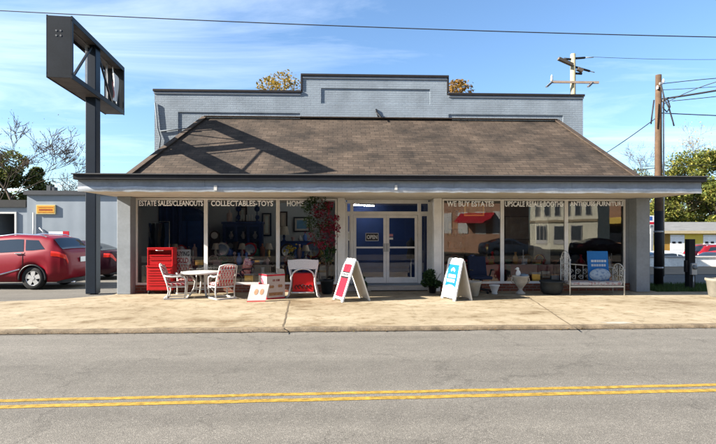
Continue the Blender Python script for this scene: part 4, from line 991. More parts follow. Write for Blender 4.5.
# patio set
LAT = mat_pattern('red lattice fabric', (.55, .03, .045), (.76, .68, .62), 'lattice', 5.2)
def patio_chair(label, loc, rz):
    t = thing('patio_chair', label, 'chair', loc, rz, 'white patio chairs with red cushions')
    m = MB()
    for s in (-1, 1): m.bar((-.30, s * .28, .02), (.30, s * .28, .02), .04, .035)
    m.bar((-.30, -.28, .02), (-.30, .28, .02), .04, .035); m.bar((.30, -.28, .02), (.30, .28, .02), .04, .035)
    m.build('sled_base', WHITE, t)
    for s in (-1, 1):
        MB().tube([(.24, s * .28, .03), (.27, s * .28, .3), (.27, s * .28, .56), (.22, s * .28, .62)], .02, 8).build('leg', WHITE, t)
        MB().tube([(-.22, s * .28, .03), (-.18, s * .28, .22), (-.22, s * .28, .42), (-.28, s * .28, .62)], .02, 8).build('leg', WHITE, t)
        MB().tube([(.24, s * .28, .60), (.12, s * .285, .635), (-.10, s * .285, .62), (-.30, s * .28, .66)], .024, 8).build('armrest', WHITE, t)
    m = MB(); m.bar((-.2, -.26, .34), (-.2, .26, .34), .03); m.bar((.26, -.26, .34), (.26, .26, .34), .03)
    for s in (-.26, .26): m.bar((-.2, s, .34), (.26, s, .34), .03)
    m.build('seat_frame', WHITE, t)
    m = MB(); m.tube([(-.22, -.27, .40), (-.33, -.27, .72), (-.41, -.25, .93), (-.425, -.12, .965), (-.43, 0, .975), (-.425, .12, .965), (-.41, .25, .93), (-.33, .27, .72), (-.22, .27, .40)], .02, 8)
    for k in range(6):
        y = -.2 + .08 * k; m.tube([(-.25, y, .40), (-.34, y, .70), (-.435, y, .965)], .007, 5)
    for z, x in ((.55, -.288), (.70, -.335), (.83, -.385)): m.tube([(x - .008, -.27, z), (x - .008, .27, z)], .007, 5)
    m.build('back_frame', WHITE, t)
    def soft(cx, cz, a, b, thick):
        q = MB(); nn = 10
        def f(sg):
            def g(u, v):
                U, V = 2 * u - 1, 2 * v - 1; e = (1 - abs(U) ** 4) * (1 - abs(V) ** 4)
                return (U * a, V * b, sg * (thick * .45 + thick * .55 * e ** .5))
            return g
        q.grid(f(1), nn, nn); q.grid(lambda u, v: f(-1)(1 - u, v), nn, nn)
        ed = thick * .45
        for (x0, y0, x1, y1) in ((-a, -b, a, -b), (a, -b, a, b), (a, b, -a, b), (-a, b, -a, -b)): q.quad((x0, y0, -ed), (x1, y1, -ed), (x1, y1, ed), (x0, y0, ed))
        return q
    q = soft(0, 0, .25, .25, .055); q.v = [p + Vector((.02, 0, .41)) for p in q.v]; q.build('seat_cushion', LAT, t)
    q = soft(0, 0, .26, .235, .05); rm = Matrix.Translation((-.285, 0, .69)) @ Matrix.Rotation(R(-108), 4, 'Y'); q.v = [rm @ p for p in q.v]; q.build('back_cushion', LAT, t)
    t.scale = (.93, .93, .93); return t
c = atz(176.5, 298.0); patio_chair('white patio chair with red lattice cushions facing right, left of the patio table', (c.x, c.y, 0), R(12))
c = atz(184, 293.0); patio_chair('white patio chair with red lattice cushions behind the table, nearest the tool chest', (c.x + .02, c.y + .05, 0), R(-62))
c = atz(222, 298.2); patio_chair('white patio chair with red lattice cushions seen from behind, right of the table', (c.x, c.y, 0), R(128))
c = atz(203, 295.5); t = thing('patio_table', 'round white patio table between the red cushioned chairs', 'table', (c.x, c.y, 0))
TP = mat_pattern('speckled glass table', (.62, .62, .60), (.5, .5, .47), 'blot', 20)
MB().lathe((0, 0, 0), [(.02, .628), (.54, .628), (.555, .64), (.54, .652), (.02, .652)], 36).build('tabletop', TP, t)
MB().lathe((0, 0, 0), [(.55, .61), (.575, .62), (.575, .66), (.55, .662)], 36, caps=False).build('rim', WHITE, t)
for k in range(4):
    a = math.pi / 2 * k + .5; ca_, sa_ = math.cos(a), math.sin(a)
    MB().tube([(.36 * ca_, .36 * sa_, 0.02), (.24 * ca_, .24 * sa_, .2), (.2 * ca_, .2 * sa_, .4), (.34 * ca_, .34 * sa_, .60)], .026, 8).build('leg', WHITE, t)
MB().tube([(.25 * math.cos(k * .5236), .25 * math.sin(k * .5236), .2) for k in range(13)], .015, 6).build('stretcher_ring', WHITE, t)

# carton and leaning board
c = atz(270, 299.5); t = thing('carton', 'open red and white cardboard carton printed with small pictures', 'box', (c.x + .0, c.y + .34, 0), R(33))
CART = M('white carton', (.60, .52, .44), .75, var=.1)
bw, bd, bh = .26, .25, .64
m = MB(); m.box(-bw, bw, -bd, -bd + .012, .0, bh); m.box(-bw, bw, bd - .012, bd, 0, bh); m.box(-bw, -bw + .012, -bd + .012, bd - .012, 0, bh); m.box(bw - .012, bw, -bd + .012, bd - .012, 0, bh); m.box(-bw + .012, bw - .012, -bd + .012, bd - .012, 0, .015); m.build('carton', CART, t)
m = MB(); m.box(-bw, bw, -bd - .004, -bd - .001, 0, .035); m.box(-bw, bw, -bd - .004, -bd - .001, bh - .045, bh); m.build('red_band', REDP, t); MB().box(-bw - .004, -bw - .001, -bd, bd, bh - .045, bh).box(-bw - .004, -bw - .001, -bd, bd, 0, bh - .24).build('red_panel', REDP, t)
m = MB(); m.lathe((-bw - .0045, .0, bh - .14), [(.09, -.003), (.09, .0)], 18, 'x'); m.build('pink_emblem', M('pink print', (.75, .22, .30), .6), t)
m = MB(); rn = random.Random(4)
for cx_, cz_ in ((-.12, .32), (.12, .33)):
    m.add([(cx_ + math.cos(k * .785) * .07, -bd - .004, cz_ + math.sin(k * .785) * .055 * (1 + .4 * math.cos(k * 1.57))) for k in range(8)], [tuple(range(8))])
m.box(-.2, .2, -bd - .0045, -bd - .001, .09, .17); m.build('printed_picture', M('tan print', (.42, .22, .10), .7, var=.4, scale=30), t)
m = MB()
for x in (-.09, -.05, .01, .05, .08): m.box(x, x + .025, -bd - .0045, -bd - .001, .455, .51)
m.build('print_lettering', M('carton brown print', (.25, .06, .04), .7), t)
MB().add([(bw, -bd, bh), (bw + .02, bd, bh + .0), (bw - .02, bd - .02, bh + .12), (bw - .03, -bd, bh + .12)], [(0, 1, 2, 3)]).build('flap', CART, t)
c = atz(257, 302.0); t = thing('leaning_board', 'pale printed board leaning against the open carton', 'board', (c.x - .0, c.y, 0), R(8))
rm = Matrix.Rotation(R(-24), 4, 'X')
def shear(mb): 
    mb.v = [rm @ Vector((p.x + p.z * .22, p.y, p.z)) for p in mb.v]; return mb
shear(MB().box(-.25, .2, 0, .02, .0, .46)).build('board', M('pale board', (.72, .68, .64), .6, var=.08), t)
shear(MB().box(-.25, .2, -.003, -.0005, .0, .04)).build('red_edge', M('faded red edge', (.55, .12, .10), .6), t)
m = MB()
for cx_ in (-.08, .06): m.add([(cx_ + math.cos(k * .785) * .05, -.003, .26 + math.sin(k * .785) * .08) for k in range(8)], [tuple(range(8))])
shear(m).build('printed_picture', M('faint orange print', (.66, .38, .22), .7, var=.3, scale=30), t)

# wicker stand with red box
c = atz(303, 298.0); t = thing('wicker_stand', 'white wicker stand with flared top and curved legs', 'stand', (c.x, c.y + .18, 0), 0)
WICK = mat_pattern('white wicker', (.70, .70, .70), (.42, .42, .42), 'blot', 70)
ys_ = (-.18, .18)
def legx(z): return .345 + .035 * math.cos(z / .95 * 6.283)
for s in (-1, 1):
    for y in ys_:
        MB().tube([(s * (legx(z) + (.06 if z < .05 else 0)), y, z) for z in [k * .97 / 14 for k in range(15)]], .022, 8).build('leg', WICK, t)
m = MB(); m.grid(lambda u, v: Vector(((2 * u - 1) * (.36 + .04 * v), ys_[0] - .02, .76 + .22 * v + .045 * (1 - abs(2 * u - 1) ** 2) * v + (.03 * abs(2 * u - 1) ** 6) * v)), 20, 4); m.grid(lambda u, v: Vector(((2 * u - 1) * (.36 + .04 * v), ys_[0], .76 + .22 * v + .045 * (1 - abs(2 * u - 1) ** 2) * v + (.03 * abs(2 * u - 1) ** 6) * v)), 20, 4); m.build('front_apron', WICK, t)
MB().box(-.36, .36, ys_[0], ys_[1] + .02, .80, .82).build('tray', WICK, t)
MB().tube([(x, ys_[0] - .01, .55 + .22 * math.sqrt(max(0, 1 - (x / .3) ** 2))) for x in [-.3 + .6 * k / 16 for k in range(17)]], .02, 8).build('arch', WICK, t)
MB().tube([(-.3, ys_[0], .14), (.3, ys_[0], .14)], .018, 8).build('stretcher', WICK, t)
MB().box(-.28, .28, ys_[0] + .03, ys_[1], .13, .15).build('shelf', WICK, t)
t2 = thing('red_box', 'shiny red box with dark scrolls resting inside the wicker stand', 'box', (c.x, c.y + .18, .152))
MB().box(-.28, .28, -.13, .14, 0, .50).build('box', M('red lacquer', (.60, .015, .02), .35, var=.1), t2, bevel=.02)
m = MB()
for k in range(5):
    x0 = -.18 + .09 * k; m.tube([(x0 + .035 * math.cos(a), -.137, .13 + .05 * math.sin(a) + .01 * k % .03) for a in [j * .7 for j in range(8)]], .012, 5)
m.build('scroll', M('dark scrollwork', (.05, .01, .012), .5), t2)

# A-frame signs.  w = along the hinge (towards the street), opened left / right
def a_frame(name, label, near_bl, near_br, px_back, top_py, h=1.08, draw=None, far_top=None):
    """near_bl, near_br: image points of the front panel's foot; px_back: foot of the back panel"""
    p = atz(*near_bl); q = atz(*near_br); b = atz(*px_back)
    w = (q - p); wl = w.length; w = w / wl; n = Vector((w.y, -w.x, 0))            # n points out of the front face
    if n.x > 0: n = -n
    gap = (q - b).dot(n)
    top = (p + q) / 2 - n * gap / 2; 
    t = thing(name, label, 'a-frame sign', (top.x, top.y, 0), 0)
    fm = lambda s, u, k: top + w * (u * wl / 2) + n * (gap / 2 * (1 - k) * s) + Vector((0, 0, k * h)) + n * s * .02
    inv = Matrix.Translation(-t.location)
    def panel(s, u0, u1, k0, k1, off, th, name, mat, par=None, shape=None):
        m = MB(); o = n * s * off; i = n * s * (off - th)
        pts = shape or [(u0, k0), (u1, k0), (u1, k1), (u0, k1)]
        m.v = []; a = [inv @ (fm(s, u, k) + o) for u, k in pts]; c_ = [inv @ (fm(s, u, k) + i) for u, k in pts]; N_ = len(pts)
        m.add(a + c_, [tuple(range(N_)), tuple(reversed(range(N_, 2 * N_)))] + [(j, (j + 1) % N_, N_ + (j + 1) % N_, N_ + j) for j in range(N_)])
        return m.build(name, mat, par or t)
    f = panel(1, -1, 1, .04, 1, 0, .035, 'front_panel', WHITEP, shape=[(-1, .0), (-.72, .0), (-.68, .045), (.68, .045), (.72, .0), (1, 0), (1, .94), (.92, .985), (.5, 1.0), (.42, .955), (.2, .955), (.14, 1.0), (-.14, 1.0), (-.2, .955), (-.42, .955), (-.5, 1.0), (-.92, .985), (-1, .94)])
    bk = panel(-1, -1, 1, .04, 1, 0, .035, 'back_panel', M('white plastic back', (.66, .62, .55), .4, var=.06), shape=[(-1, .0), (-.72, .0), (-.68, .045), (.68, .045), (.72, .0), (1, 0), (1, .94), (.5, .985), (-.5, .985), (-1, .94)])
    draw(panel, f)
    return t
def draw_red(panel, f):
    panel(1, -.74, .74, .10, .86, .003, .002, 'poster', REDP, f)
    panel(1, -.74, .74, .575, .655, .006, .002, 'white_band', WHITEP, f)
    panel(1, -.74, .74, .655, .685, .006, .002, 'black_band', BLACKM, f); panel(1, -.74, .74, .53, .572, .006, .002, 'black_band', BLACKM, f)
    for k, (a, b) in enumerate(((-.6, -.42), (-.34, -.1), (-.02, .2), (.3, .56))): panel(1, a, b, .59, .64, .008, .002, 'lettering', M('sign black', (.03, .03, .035), .5), f)
    for u in (-.45, 0, .45): panel(1, u - .1, u + .1, .90, .94, .002, .001, 'handle_slot', GREYM, f)
a_frame('a_frame_sign', 'white A-frame sign with a red poster and white band, left of the doors', (333.5, 299), (343, 302.3), (369.5, 300.6), 255, 1.07, draw_red)
def draw_blue(panel, f):
    n = 12
    sh = [(-.74, .30)] + [(-.74 + 1.48 * k / n, .30 + .055 * math.sin(math.pi * k / n)) for k in range(1, n)] + [(.74, .30), (.74, .84), (-.74, .84)]
    panel(1, 0, 0, 0, 0, .003, .002, 'poster', BLUEP, f, shape=sh)
    arc = [(-.30 + .60 * k / 8, .70 + .065 * math.sin(math.pi * k / 8)) for k in range(9)] + [(.18 - .36 * k / 8, .665 + .045 * math.sin(math.pi * k / 8)) for k in range(9)]
    panel(1, 0, 0, 0, 0, .005, .002, 'emblem', WHITEP, f, shape=arc)
    rn = random.Random(9)
    for (k0, k1, a, b, cnt) in ((.525, .60, -.5, .52, 5), (.415, .49, -.58, .5, 6)):
        s_ = (b - a) / cnt
        for j in range(cnt):
            a0 = a + s_ * j; a1 = a0 + s_ * .82
            if rn.random() < .5: sh = [(a0, k0), (a1, k0), (a1, k1), (a0, k1)]
            else: sh = [(a0, k0), (a0 + s_ * .3, k0), (a0 + s_ * .3, k0 + .025), (a0 + s_ * .5, k0 + .025), (a0 + s_ * .5, k0), (a1, k0), (a1, k1), (a0, k1)]
            panel(1, 0, 0, 0, 0, .005, .002, 'lettering', WHITEP, f, shape=sh)
    for j in range(7):
        a0 = -.5 + j * .145; panel(1, a0, a0 + .1, .235, .265, .003, .002, 'small_print', M('faint blue print', (.45, .62, .75), .5), f)
a_frame('a_frame_sign', 'white A-frame sign with a bright blue poster, right of the doors', (441.5, 297.5), (455.5, 301.3), (471, 300.3), 255, 1.07, draw_blue)

# bougainvillea in front of the window
GREENL = mat_leaf('glossy green leaves', [(.02, .05, .015), (.035, .085, .025), (.05, .11, .03), (.07, .12, .05)])
MAG = mat_leaf('magenta bracts', [(.26, .010, .05), (.36, .015, .07), (.16, .006, .03), (.42, .04, .09)])
yb_ = 14.1
t = thing('bougainvillea', 'tall potted plant with green leaves and magenta flowers climbing before the window', 'plant', (X(327, yb_), yb_, 0))
rnd = random.Random(12)
MB().lathe((0, 0, 0), [(.13, 0), (.15, .04), (.19, .34), (.21, .36), (.21, .40), (.17, .40), (.16, .36), (.01, .36)], 20).build('pot', M('dark glazed pot', (.02, .025, .03), .3), t)
def loc(px, py, dy=0): 
    p = aty(px, py, yb_ + dy); return p - Vector(t.location)
m = MB()
for pts in ([(327, 280), (326, 262), (322, 240), (316, 215), (312, 202)], [(327, 280), (329, 255), (330, 235), (327, 215)], [(327, 275), (324, 250), (313, 235), (309, 215)], [(328, 270), (332, 250), (336, 240)]):
    m.tube([loc(*p) for p in pts], [.016, .014, .012, .009, .006][:len(pts)], 6)
m.build('stem', BARK, t)
lm = MB(); cs = [(loc(px, py, rnd.uniform(-.1, .15)), r, 1.0) for px, py, r in ((306, 206, .16), (312, 212, .24), (320, 204, .24), (326, 208, .18), (309, 222, .18), (315, 228, .22), (322, 222, .24), (318, 240, .2), (325, 247, .2), (330, 228, .2), (327, 258, .16), (332, 250, .14), (312, 200, .14))]
leafcloud(lm, cs, 2000, .038, rnd); lm.build('leaves', GREENL, t, fix=False)
lm = MB(); cs = [(loc(px, py, rnd.uniform(-.22, -.02)), r, 1.0) for px, py, r in ((325, 214, .18), (331, 222, .2), (333, 232, .2), (327, 236, .18), (322, 246, .14), (329, 205, .12), (336, 227, .14), (332, 243, .16), (318, 214, .12), (326, 226, .2), (336, 218, .1))]
leafcloud(lm, cs + [(loc(316, 232), .3, 1.2), (loc(320, 210), .3, 1)], 1300, .036, rnd); lm.build('flowers', MAG, t, fix=False)
# low pot plants by the doors
def bush(name, label, px, py, wpx, hpx, seed, n=500, mat=GREENL, potr=.13, size=.035, group=None):
    b = atz(px, py); k = b.y / F; t = thing(name, label, 'plant', (b.x, b.y, 0), 0, group); rnd = random.Random(seed); hh = hpx * k; ww = wpx * k
    MB().lathe((0, 0, 0), [(potr * .7, 0), (potr, hh * .35), (potr * 1.08, hh * .36), (potr * 1.08, hh * .4), (potr * .8, hh * .4), (.01, hh * .36)], 16).build('pot', BLACKM, t)
    m = MB()
    for k2 in range(7): m.tube([(0, 0, hh * .3), (rnd.gauss(0, ww * .15), rnd.gauss(0, ww * .15), hh * .85)], [.008, .004], 5)
    m.build('stem', GREENL, t)
    cs = [(Vector((rnd.uniform(-1, 1) * ww * .4, rnd.uniform(-1, 1) * ww * .25, hh * rnd.uniform(.3, .85))), ww * .22, .8) for _ in range(11)]
    lm = MB(); leafcloud(lm, cs, n, size, rnd); lm.build('leaves', mat, t, fix=False); return t
bush('potted_plant', 'bushy green potted plant just right of the doors', 432.5, 293, 22, 24, 71, 2200, size=.045)
bush('potted_plant', 'small green potted plant half hidden behind the red A-frame sign', 361, 291.5, 12, 18, 72, 700)

# pots, urn and trough right of the doors
def pot(name, label, px, py, prof, mat, cat='planter', n=24, group=None):
    b = atz(px, py); t = thing(name, label, cat, (b.x, b.y, 0), 0, group); MB().lathe((0, 0, 0), prof, n).build('pot', mat, t); return t
t = pot('round_planter', 'cream tapered planter behind the blue A-frame sign', 473, 296.5, [(.10, 0), (.14, .03), (.21, .34), (.24, .38), (.24, .42), (.19, .42), (.17, .36), (.01, .36)], M('cream pottery', (.52, .48, .40), .6, var=.15))
t = pot('small_pot', 'small white footed pot between the cream planter and the urn', 494.5, 294.3, [(.07, 0), (.09, .02), (.07, .06), (.12, .2), (.145, .24), (.145, .27), (.11, .27), (.1, .22), (.01, .2)], WHITE)
t = pot('stone_urn', 'tall white stone urn on a foot, holding small ornaments', 520.5, 294.0, [(.13, 0), (.13, .04), (.07, .08), (.05, .14), (.09, .2), (.19, .34), (.21, .46), (.235, .49), (.235, .52), (.19, .52), (.17, .45), (.01, .42)], STONE)
MB().tube([(.2, 0, .3), (.255, 0, .36), (.24, 0, .44), (.2, 0, .46)], .018, 6).build('handle', STONE, t); MB().tube([(-.2, 0, .3), (-.255, 0, .36), (-.24, 0, .44), (-.2, 0, .46)], .018, 6).build('handle', STONE, t)
b = t.location
g = thing('bird_ornament', 'white bird ornament standing in the stone urn', 'ornament', (b.x - .07, b.y - .02, .44))
q = MB(); q.ball((0, 0, .13), .07, 12, 8, (1, .8, 1.5)); q.ball((-.02, 0, .27), .045, 10, 8); q.tube([(-.05, 0, .27), (-.1, 0, .26)], [.015, .003], 6); q.tube([(.0, 0, .16), (-.01, 0, .24)], [.05, .035], 8); q.tube([(.04, 0, .1), (.12, 0, .03)], [.04, .01], 6); q.build('body', WHITEP, g); 
g = thing('blue_bowl', 'pale blue crumpled dish lying in the top of the urn', 'bowl', (b.x + .08, b.y - .05, .47)); MB().lathe((0, 0, 0), [(.04, 0), (.11, .05), (.12, .09), (.1, .06), (.01, .02)], 14).build('dish', M('pale blue glaze', (.25, .36, .48), .3), g)
t = pot('iron_trough', 'dark round iron cauldron planter left of the daybed', 551.5, 294.0, [(.20, 0), (.27, .06), (.31, .2), (.30, .31), (.33, .34), (.33, .38), (.27, .37), (.27, .2), (.01, .18)], M('dark cast iron', (.035, .04, .042), .6, var=.3))
# office chair
b = atz(480, 292.8); t = thing('office_chair', 'navy blue office chair with arms behind the blue A-frame sign', 'chair', (b.x, 14.12, 0), R(8))
MB().grid(lambda u, v: Vector(((2 * u - 1) * (.27 - .02 * v), .2 + .08 * v + .05 * (2 * u - 1) ** 2 * -1, .48 + .55 * v)), 10, 8).grid(lambda u, v: Vector(((2 * u - 1) * (.27 - .02 * v), .27 + .08 * v, .48 + .55 * v)), 10, 8).build('backrest', NAVYF, t)
MB().box(-.27, .27, -.25, .25, .40, .49).build('seat', NAVYF, t, bevel=.03)
for s in (-1, 1): MB().tube([(s * .27, .1, .42), (s * .33, .08, .5), (s * .33, 0, .66), (s * .31, -.2, .67)], .022, 8).build('armrest', BLACKM, t)
MB().tube([(0, 0, .1), (0, 0, .4)], .03, 10).build('gas_column', BLACKM, t)
for k in range(5):
    a = k * 1.2566; lg = MB().tube([(0, 0, .12), (.3 * math.cos(a), .3 * math.sin(a), .075)], [.028, .018], 8).build('leg', BLACKM, t); MB().ball((.3 * math.cos(a), .3 * math.sin(a), .035), .035, 10, 6).build('caster', RUBBER, lg)

# daybed
IRON = M('white wrought iron', (.62, .61, .57), .5, var=.1)
c1_ = atz(570, 295.3); c2_ = atz(624.3, 295.3); L_ = (c2_ - c1_).length; dep = .62
t = thing('daybed', 'white wrought iron scrollwork daybed below the right-hand window', 'daybed', (c1_.x, c1_.y, 0), math.atan2(c2_.y - c1_.y, c2_.x - c1_.x))
def spiral(m, c, r, ax, turns=1.4, flip=1, th=.008, start=0):
    pts = []
    for k in range(18):
        a = start + flip * k / 17 * turns * 6.283; rr = r * (1 - .75 * k / 17); u, z = math.cos(a) * rr, math.sin(a) * rr
        pts.append(Vector(c) + (Vector((u, 0, z)) if ax == 'x' else Vector((0, u, z))))
    m.tube(pts, th, 5, caps=False)
def endframe(x, h):
    for y in (0, dep): 
        lg = MB().tube([(x, y, 0), (x, y, h * .78)], .018, 8); lg.ball((x, y, h * .78 + .02), .028, 8, 6); lg.build('leg', IRON, t)
    m = MB(); m.tube([(x, dep / 2 - dep / 2 * math.cos(k / 16 * math.pi), h * .72 + h * .27 * math.sin(k / 16 * math.pi)) for k in range(17)], .014, 7)
    m.tube([(x, 0, .30), (x, dep, .30)], .012, 6); m.tube([(x, 0, h * .6), (x, dep, h * .6)], .01, 6)
    for k in range(1, 5): m.tube([(x, dep * k / 5, .3), (x, dep * k / 5, h * (.74 + .2 * math.sin(k / 5 * math.pi)))], .007, 5)
    for k, yy in enumerate((.25, .75)):
        for zz in (.48, .72, .86): spiral(m, (x, dep * yy, h * zz), .1, 'y', 1.3, 1 if k else -1, .007, k * 3.14)
    m.build('scroll_end', IRON, t)
endframe(0, 1.22); endframe(L_, .86)
m = MB(); m.tube([(0, dep, .84), (L_, dep, .72)], .013, 7); m.tube([(0, dep, .33), (L_, dep, .33)], .012, 6)
for k in range(7):
    x = L_ * (k + .5) / 7; spiral(m, (x - .045, dep, .60), .085, 'x', 1.4, 1, .008, 0); spiral(m, (x + .045, dep, .44), .075, 'x', 1.4, -1, .008, 3.14); m.tube([(L_ * k / 7, dep, .33), (L_ * k / 7, dep, .82 - .1 * k / 7)], .007, 5)
m.build('back_rail', IRON, t)
m = MB(); m.bar((0, 0, .24), (L_, 0, .24), .03, .04); m.bar((0, dep, .24), (L_, dep, .24), .03, .04); m.build('side_rail', IRON, t)
FLOW = mat_pattern('patterned mattress fabric', (.56, .54, .52), (.38, .20, .20), 'blot', 16)
MB().box(.03, L_ - .03, .025, dep - .03, .262, .36).build('mattress', FLOW, t, bevel=.03)
bx, by = t.location.x, t.location.y; rz0 = t.rotation_euler.z
pt_ = thing('blue_poster', 'bright blue printed poster board propped on the daybed', 'poster', (aty(599, 250, by + .42).x, by + .42, .362), rz0 - .05)
hb = Zh(251, by + .42, 600) - .362
tilt = Matrix.Rotation(R(-8), 4, 'X')
MB().box(-.29, .29, 0, .012, 0, hb).move((0, 0, 0), 0, tilt).build('board', BLUET, pt_)
m = MB(); rn = random.Random(2)
for za, zb in ((.56, .63), (.43, .50)):
    x = -.19
    while x < .2:
        w = rn.uniform(.04, .07); m.box(x, x + w, -.006, -.002, hb * za / .9, hb * zb / .9); x += w + .014
m.move((0, 0, 0), 0, tilt).build('lettering', M('poster white print', (.62, .70, .80), .5), pt_)
t = thing('pillow', 'pale blue patterned pillow resting in front of the blue poster on the daybed', 'pillow', (aty(600, 275, by + .3).x, by + .3, .362), rz0)
q = MB(); q.ball((0, 0, .17), .3, 18, 12, (1, .32, .62)); q.build('pillow', mat_pattern('blue patterned fabric', (.36, .47, .60), (.18, .28, .46), 'blot', 14), t)
# ------------------------------------------------------------------ inside the shop
def inside(name, label, cat, px, y, z=IZ, group=None, rz=0): return thing(name, label, cat, (X(px, y), y, z), rz, group)
k18 = 18.0 / F
# arched armoire
t = inside('armoire', 'large navy armoire with an arched top inside the first window', 'armoire', 189.5, 17.9)
w, h = .52, 2.5
arch = [(-w, 0), (w, 0), (w, h - .45)] + [(w * math.cos(a), h - .45 + .45 * math.sin(a)) for a in [math.pi * k / 12 for k in range(1, 12)]] + [(-w, h - .45)]
BLUEW = M('blue painted wood', (.016, .04, .15), .5, var=.2)
MB().prism(arch, -.28, .3, 'y').build('carcass', BLUEW, t)
for s in (-1, 1):
    d = MB().box(min(s * .02, s * .47), max(s * .02, s * .47), -.31, -.281, .2, h - .5).build('door', M('lighter navy wood', (.03, .08, .28), .45, var=.2), t); MB().ball((s * .07, -.325, 1.1), .02, 8, 6).build('knob', GOLDM, d)
t = inside('china_cabinet', 'dark blue china cabinet with three glazed doors in the second window', 'cabinet', 243, 17.9); hw_ = .68
m = MB(); m.box(-hw_, hw_, -.25, .3, 0, .85); m.box(-hw_, hw_, .26, .3, .85, 1.9); m.box(-hw_, -hw_ + .05, -.15, .26, .85, 1.9); m.box(hw_ - .05, hw_, -.15, .26, .85, 1.9); m.box(-hw_ - .04, hw_ + .04, -.2, .32, 1.9, 1.98); m.box(-hw_ + .05, hw_ - .05, -.1, .26, 1.35, 1.37)
m.build('carcass', BLUEW, t)
for k in range(3):
    a = -hw_ + .05 + k * (2 * hw_ - .1) / 3; b = a + (2 * hw_ - .1) / 3; d = MB().box(a, a + .05, -.17, -.14, .87, 1.89).box(b - .05, b, -.17, -.14, .87, 1.89).box(a + .05, b - .05, -.17, -.14, .87, .95).box(a + .05, b - .05, -.17, -.14, 1.8, 1.89).build('door', BLUEW, t)
    MB().lathe(((a + b) / 2 - .05, .1, 1.12), [(.11, 0), (.11, .012)], 16, 'y').build('plate', WHITE, t); MB().lathe(((a + b) / 2, .05, 1.371), [(.04, 0), (.09, .12), (.03, .22), (.05, .27)], 12).build('jug', WHITE, t)
    MB().quad((a + .04, -.15, .9), (b - .04, -.15, .9), (b - .04, -.15, 1.85), (a + .04, -.15, 1.85)).build('pane', GLASS, d)
cabz = IZ + 1.98
GL = [M('white porcelain', (.66, .66, .66), .25), M('blue porcelain', (.08, .16, .42), .25), M('green glass', (.06, .22, .13), .15), M('amber glass', (.42, .22, .05), .2), TERRA, M('pale pink china', (.6, .42, .40), .3), GOLDM, DARKW, REDF, CREAMF]
GN = ['white', 'blue', 'green', 'amber', 'terracotta', 'pale pink', 'brass', 'dark wooden', 'red', 'cream']
def vase(name, label, loc, mat, h, r, kind=0, cat='vase', group=None):
    t = thing(name, label, cat, loc, 0, group)
    prof = [[(r * .5, 0), (r, h * .35), (r * .9, h * .55), (r * .35, h * .8), (r * .5, h), (r * .42, h), (r * .01, h * .9)], [(r * .4, 0), (r * .45, h * .1), (r, h * .8), (r * 1.05, h), (r * .9, h), (r * .01, h * .4)], [(r * .8, 0), (r, h * .1), (r, h * .7), (r * .3, h * .82), (r * .3, h), (r * .01, h)]][kind]
    MB().lathe((0, 0, 0), prof, 16).build('body', mat, t); return t
# on the cabinet
for px, lab in ((238.5, 'dark double-ball finial stand at the left on the china cabinet'), (257, 'dark double-ball finial stand at the right on the china cabinet')):
    t = inside('finial_stand', lab, 'ornament', px, 17.9, cabz, 'ball stands on the china cabinet'); m = MB(); m.lathe((0, 0, 0), [(.1, 0), (.1, .03), (.02, .05), (.02, .6)], 10); m.build('stem', BLUEW, t); MB().ball((0, 0, .16), .09).build('ball', BLUEW, t); MB().ball((0, 0, .46), .1).build('ball', BLUEW, t)
t = inside('candle_rack', 'row of white candles standing on the china cabinet', 'candles', 248, 17.85, cabz)
MB().box(-.3, .3, -.05, .05, 0, .03).build('tray', DARKW, t)
for k in range(6): MB().lathe((-.25 + .1 * k, 0, .03), [(.015, 0), (.015, .2), (.003, .23)], 8).build('candle', WHITE, t)
t = vase('figurine', 'pale figurine left of the ball stands on the china cabinet', (X(229.5, 17.9), 17.9, cabz), M('pale figurine', (.5, .4, .36), .5), .42, .1, 2, 'ornament')
def picture(label, pa, pb, ya, yb, y, mat, frame, matw=None):
    xa, xb, za, zb = X(pa, y), X(pb, y), Zh(yb, y, (pa + pb) / 2), Zh(ya, y, (pa + pb) / 2)
    t = thing('framed_picture', label, 'picture', ((xa + xb) / 2, y, za)); f = .05; m = MB()
    m.box(xa, xa + f, y - .03, y + .02, za, zb); m.box(xb - f, xb, y - .03, y + .02, za, zb); m.box(xa + f, xb - f, y - .03, y + .02, za, za + f); m.box(xa + f, xb - f, y - .03, y + .02, zb - f, zb); P(m, 'frame', frame, t)
    P(MB().box(xa + f, xb - f, y - .008, y + .01, za + f, zb - f), 'mount', matw or WHITE, t); i = f + .07 if matw else f + .002
    P(MB().box(xa + i, xb - i, y - .012, y - .009, za + i, zb - i), 'image', mat, t); return t
def paint(n, stops, ax='Z', scale=2):
    m = newmat(n); N, L = nt(m); v = objvec(N, L); nn = noise(N, L, scale, 5, .6, v); r = ramp(N, [(.25 + .5 * k / (len(stops) - 1), c) for k, c in enumerate(stops)]); L.new(nn.outputs['Fac'], r.inputs[0]); L.new(r.outputs[0], bsdf(m).inputs['Base Color']); bsdf(m).inputs['Roughness'].default_value = .5; return m
SEA = paint('abstract blue painting', [(.03, .12, .34), (.10, .28, .48), (.45, .55, .6)]); ABST = paint('pale green painting', [(.3, .42, .38), (.5, .55, .5), (.6, .55, .4)]); BRNP = paint('brown painting', [(.25, .18, .12), (.45, .38, .3), (.3, .24, .2)]); DRKP = paint('dark painting', [(.04, .04, .05), (.12, .10, .08), (.2, .2, .22)]); REDPN = paint('warm painting', [(.4, .12, .06), (.5, .34, .12), (.2, .08, .05)], scale=5)
y_ = IY - .04
picture('dark framed picture above the china cabinet with pale green image', 238, 247, 206.5, 222, y_, ABST, DARKW, CREAMF)
picture('tall narrow framed panel right of the china cabinet', 262, 271.5, 213, 236, y_, ABST, NAVY, CREAMF)
picture('tall brown picture in a dark frame in the third window', 279.5, 287.5, 211.5, 227.5, y_, BRNP, DARKW, CREAMF)
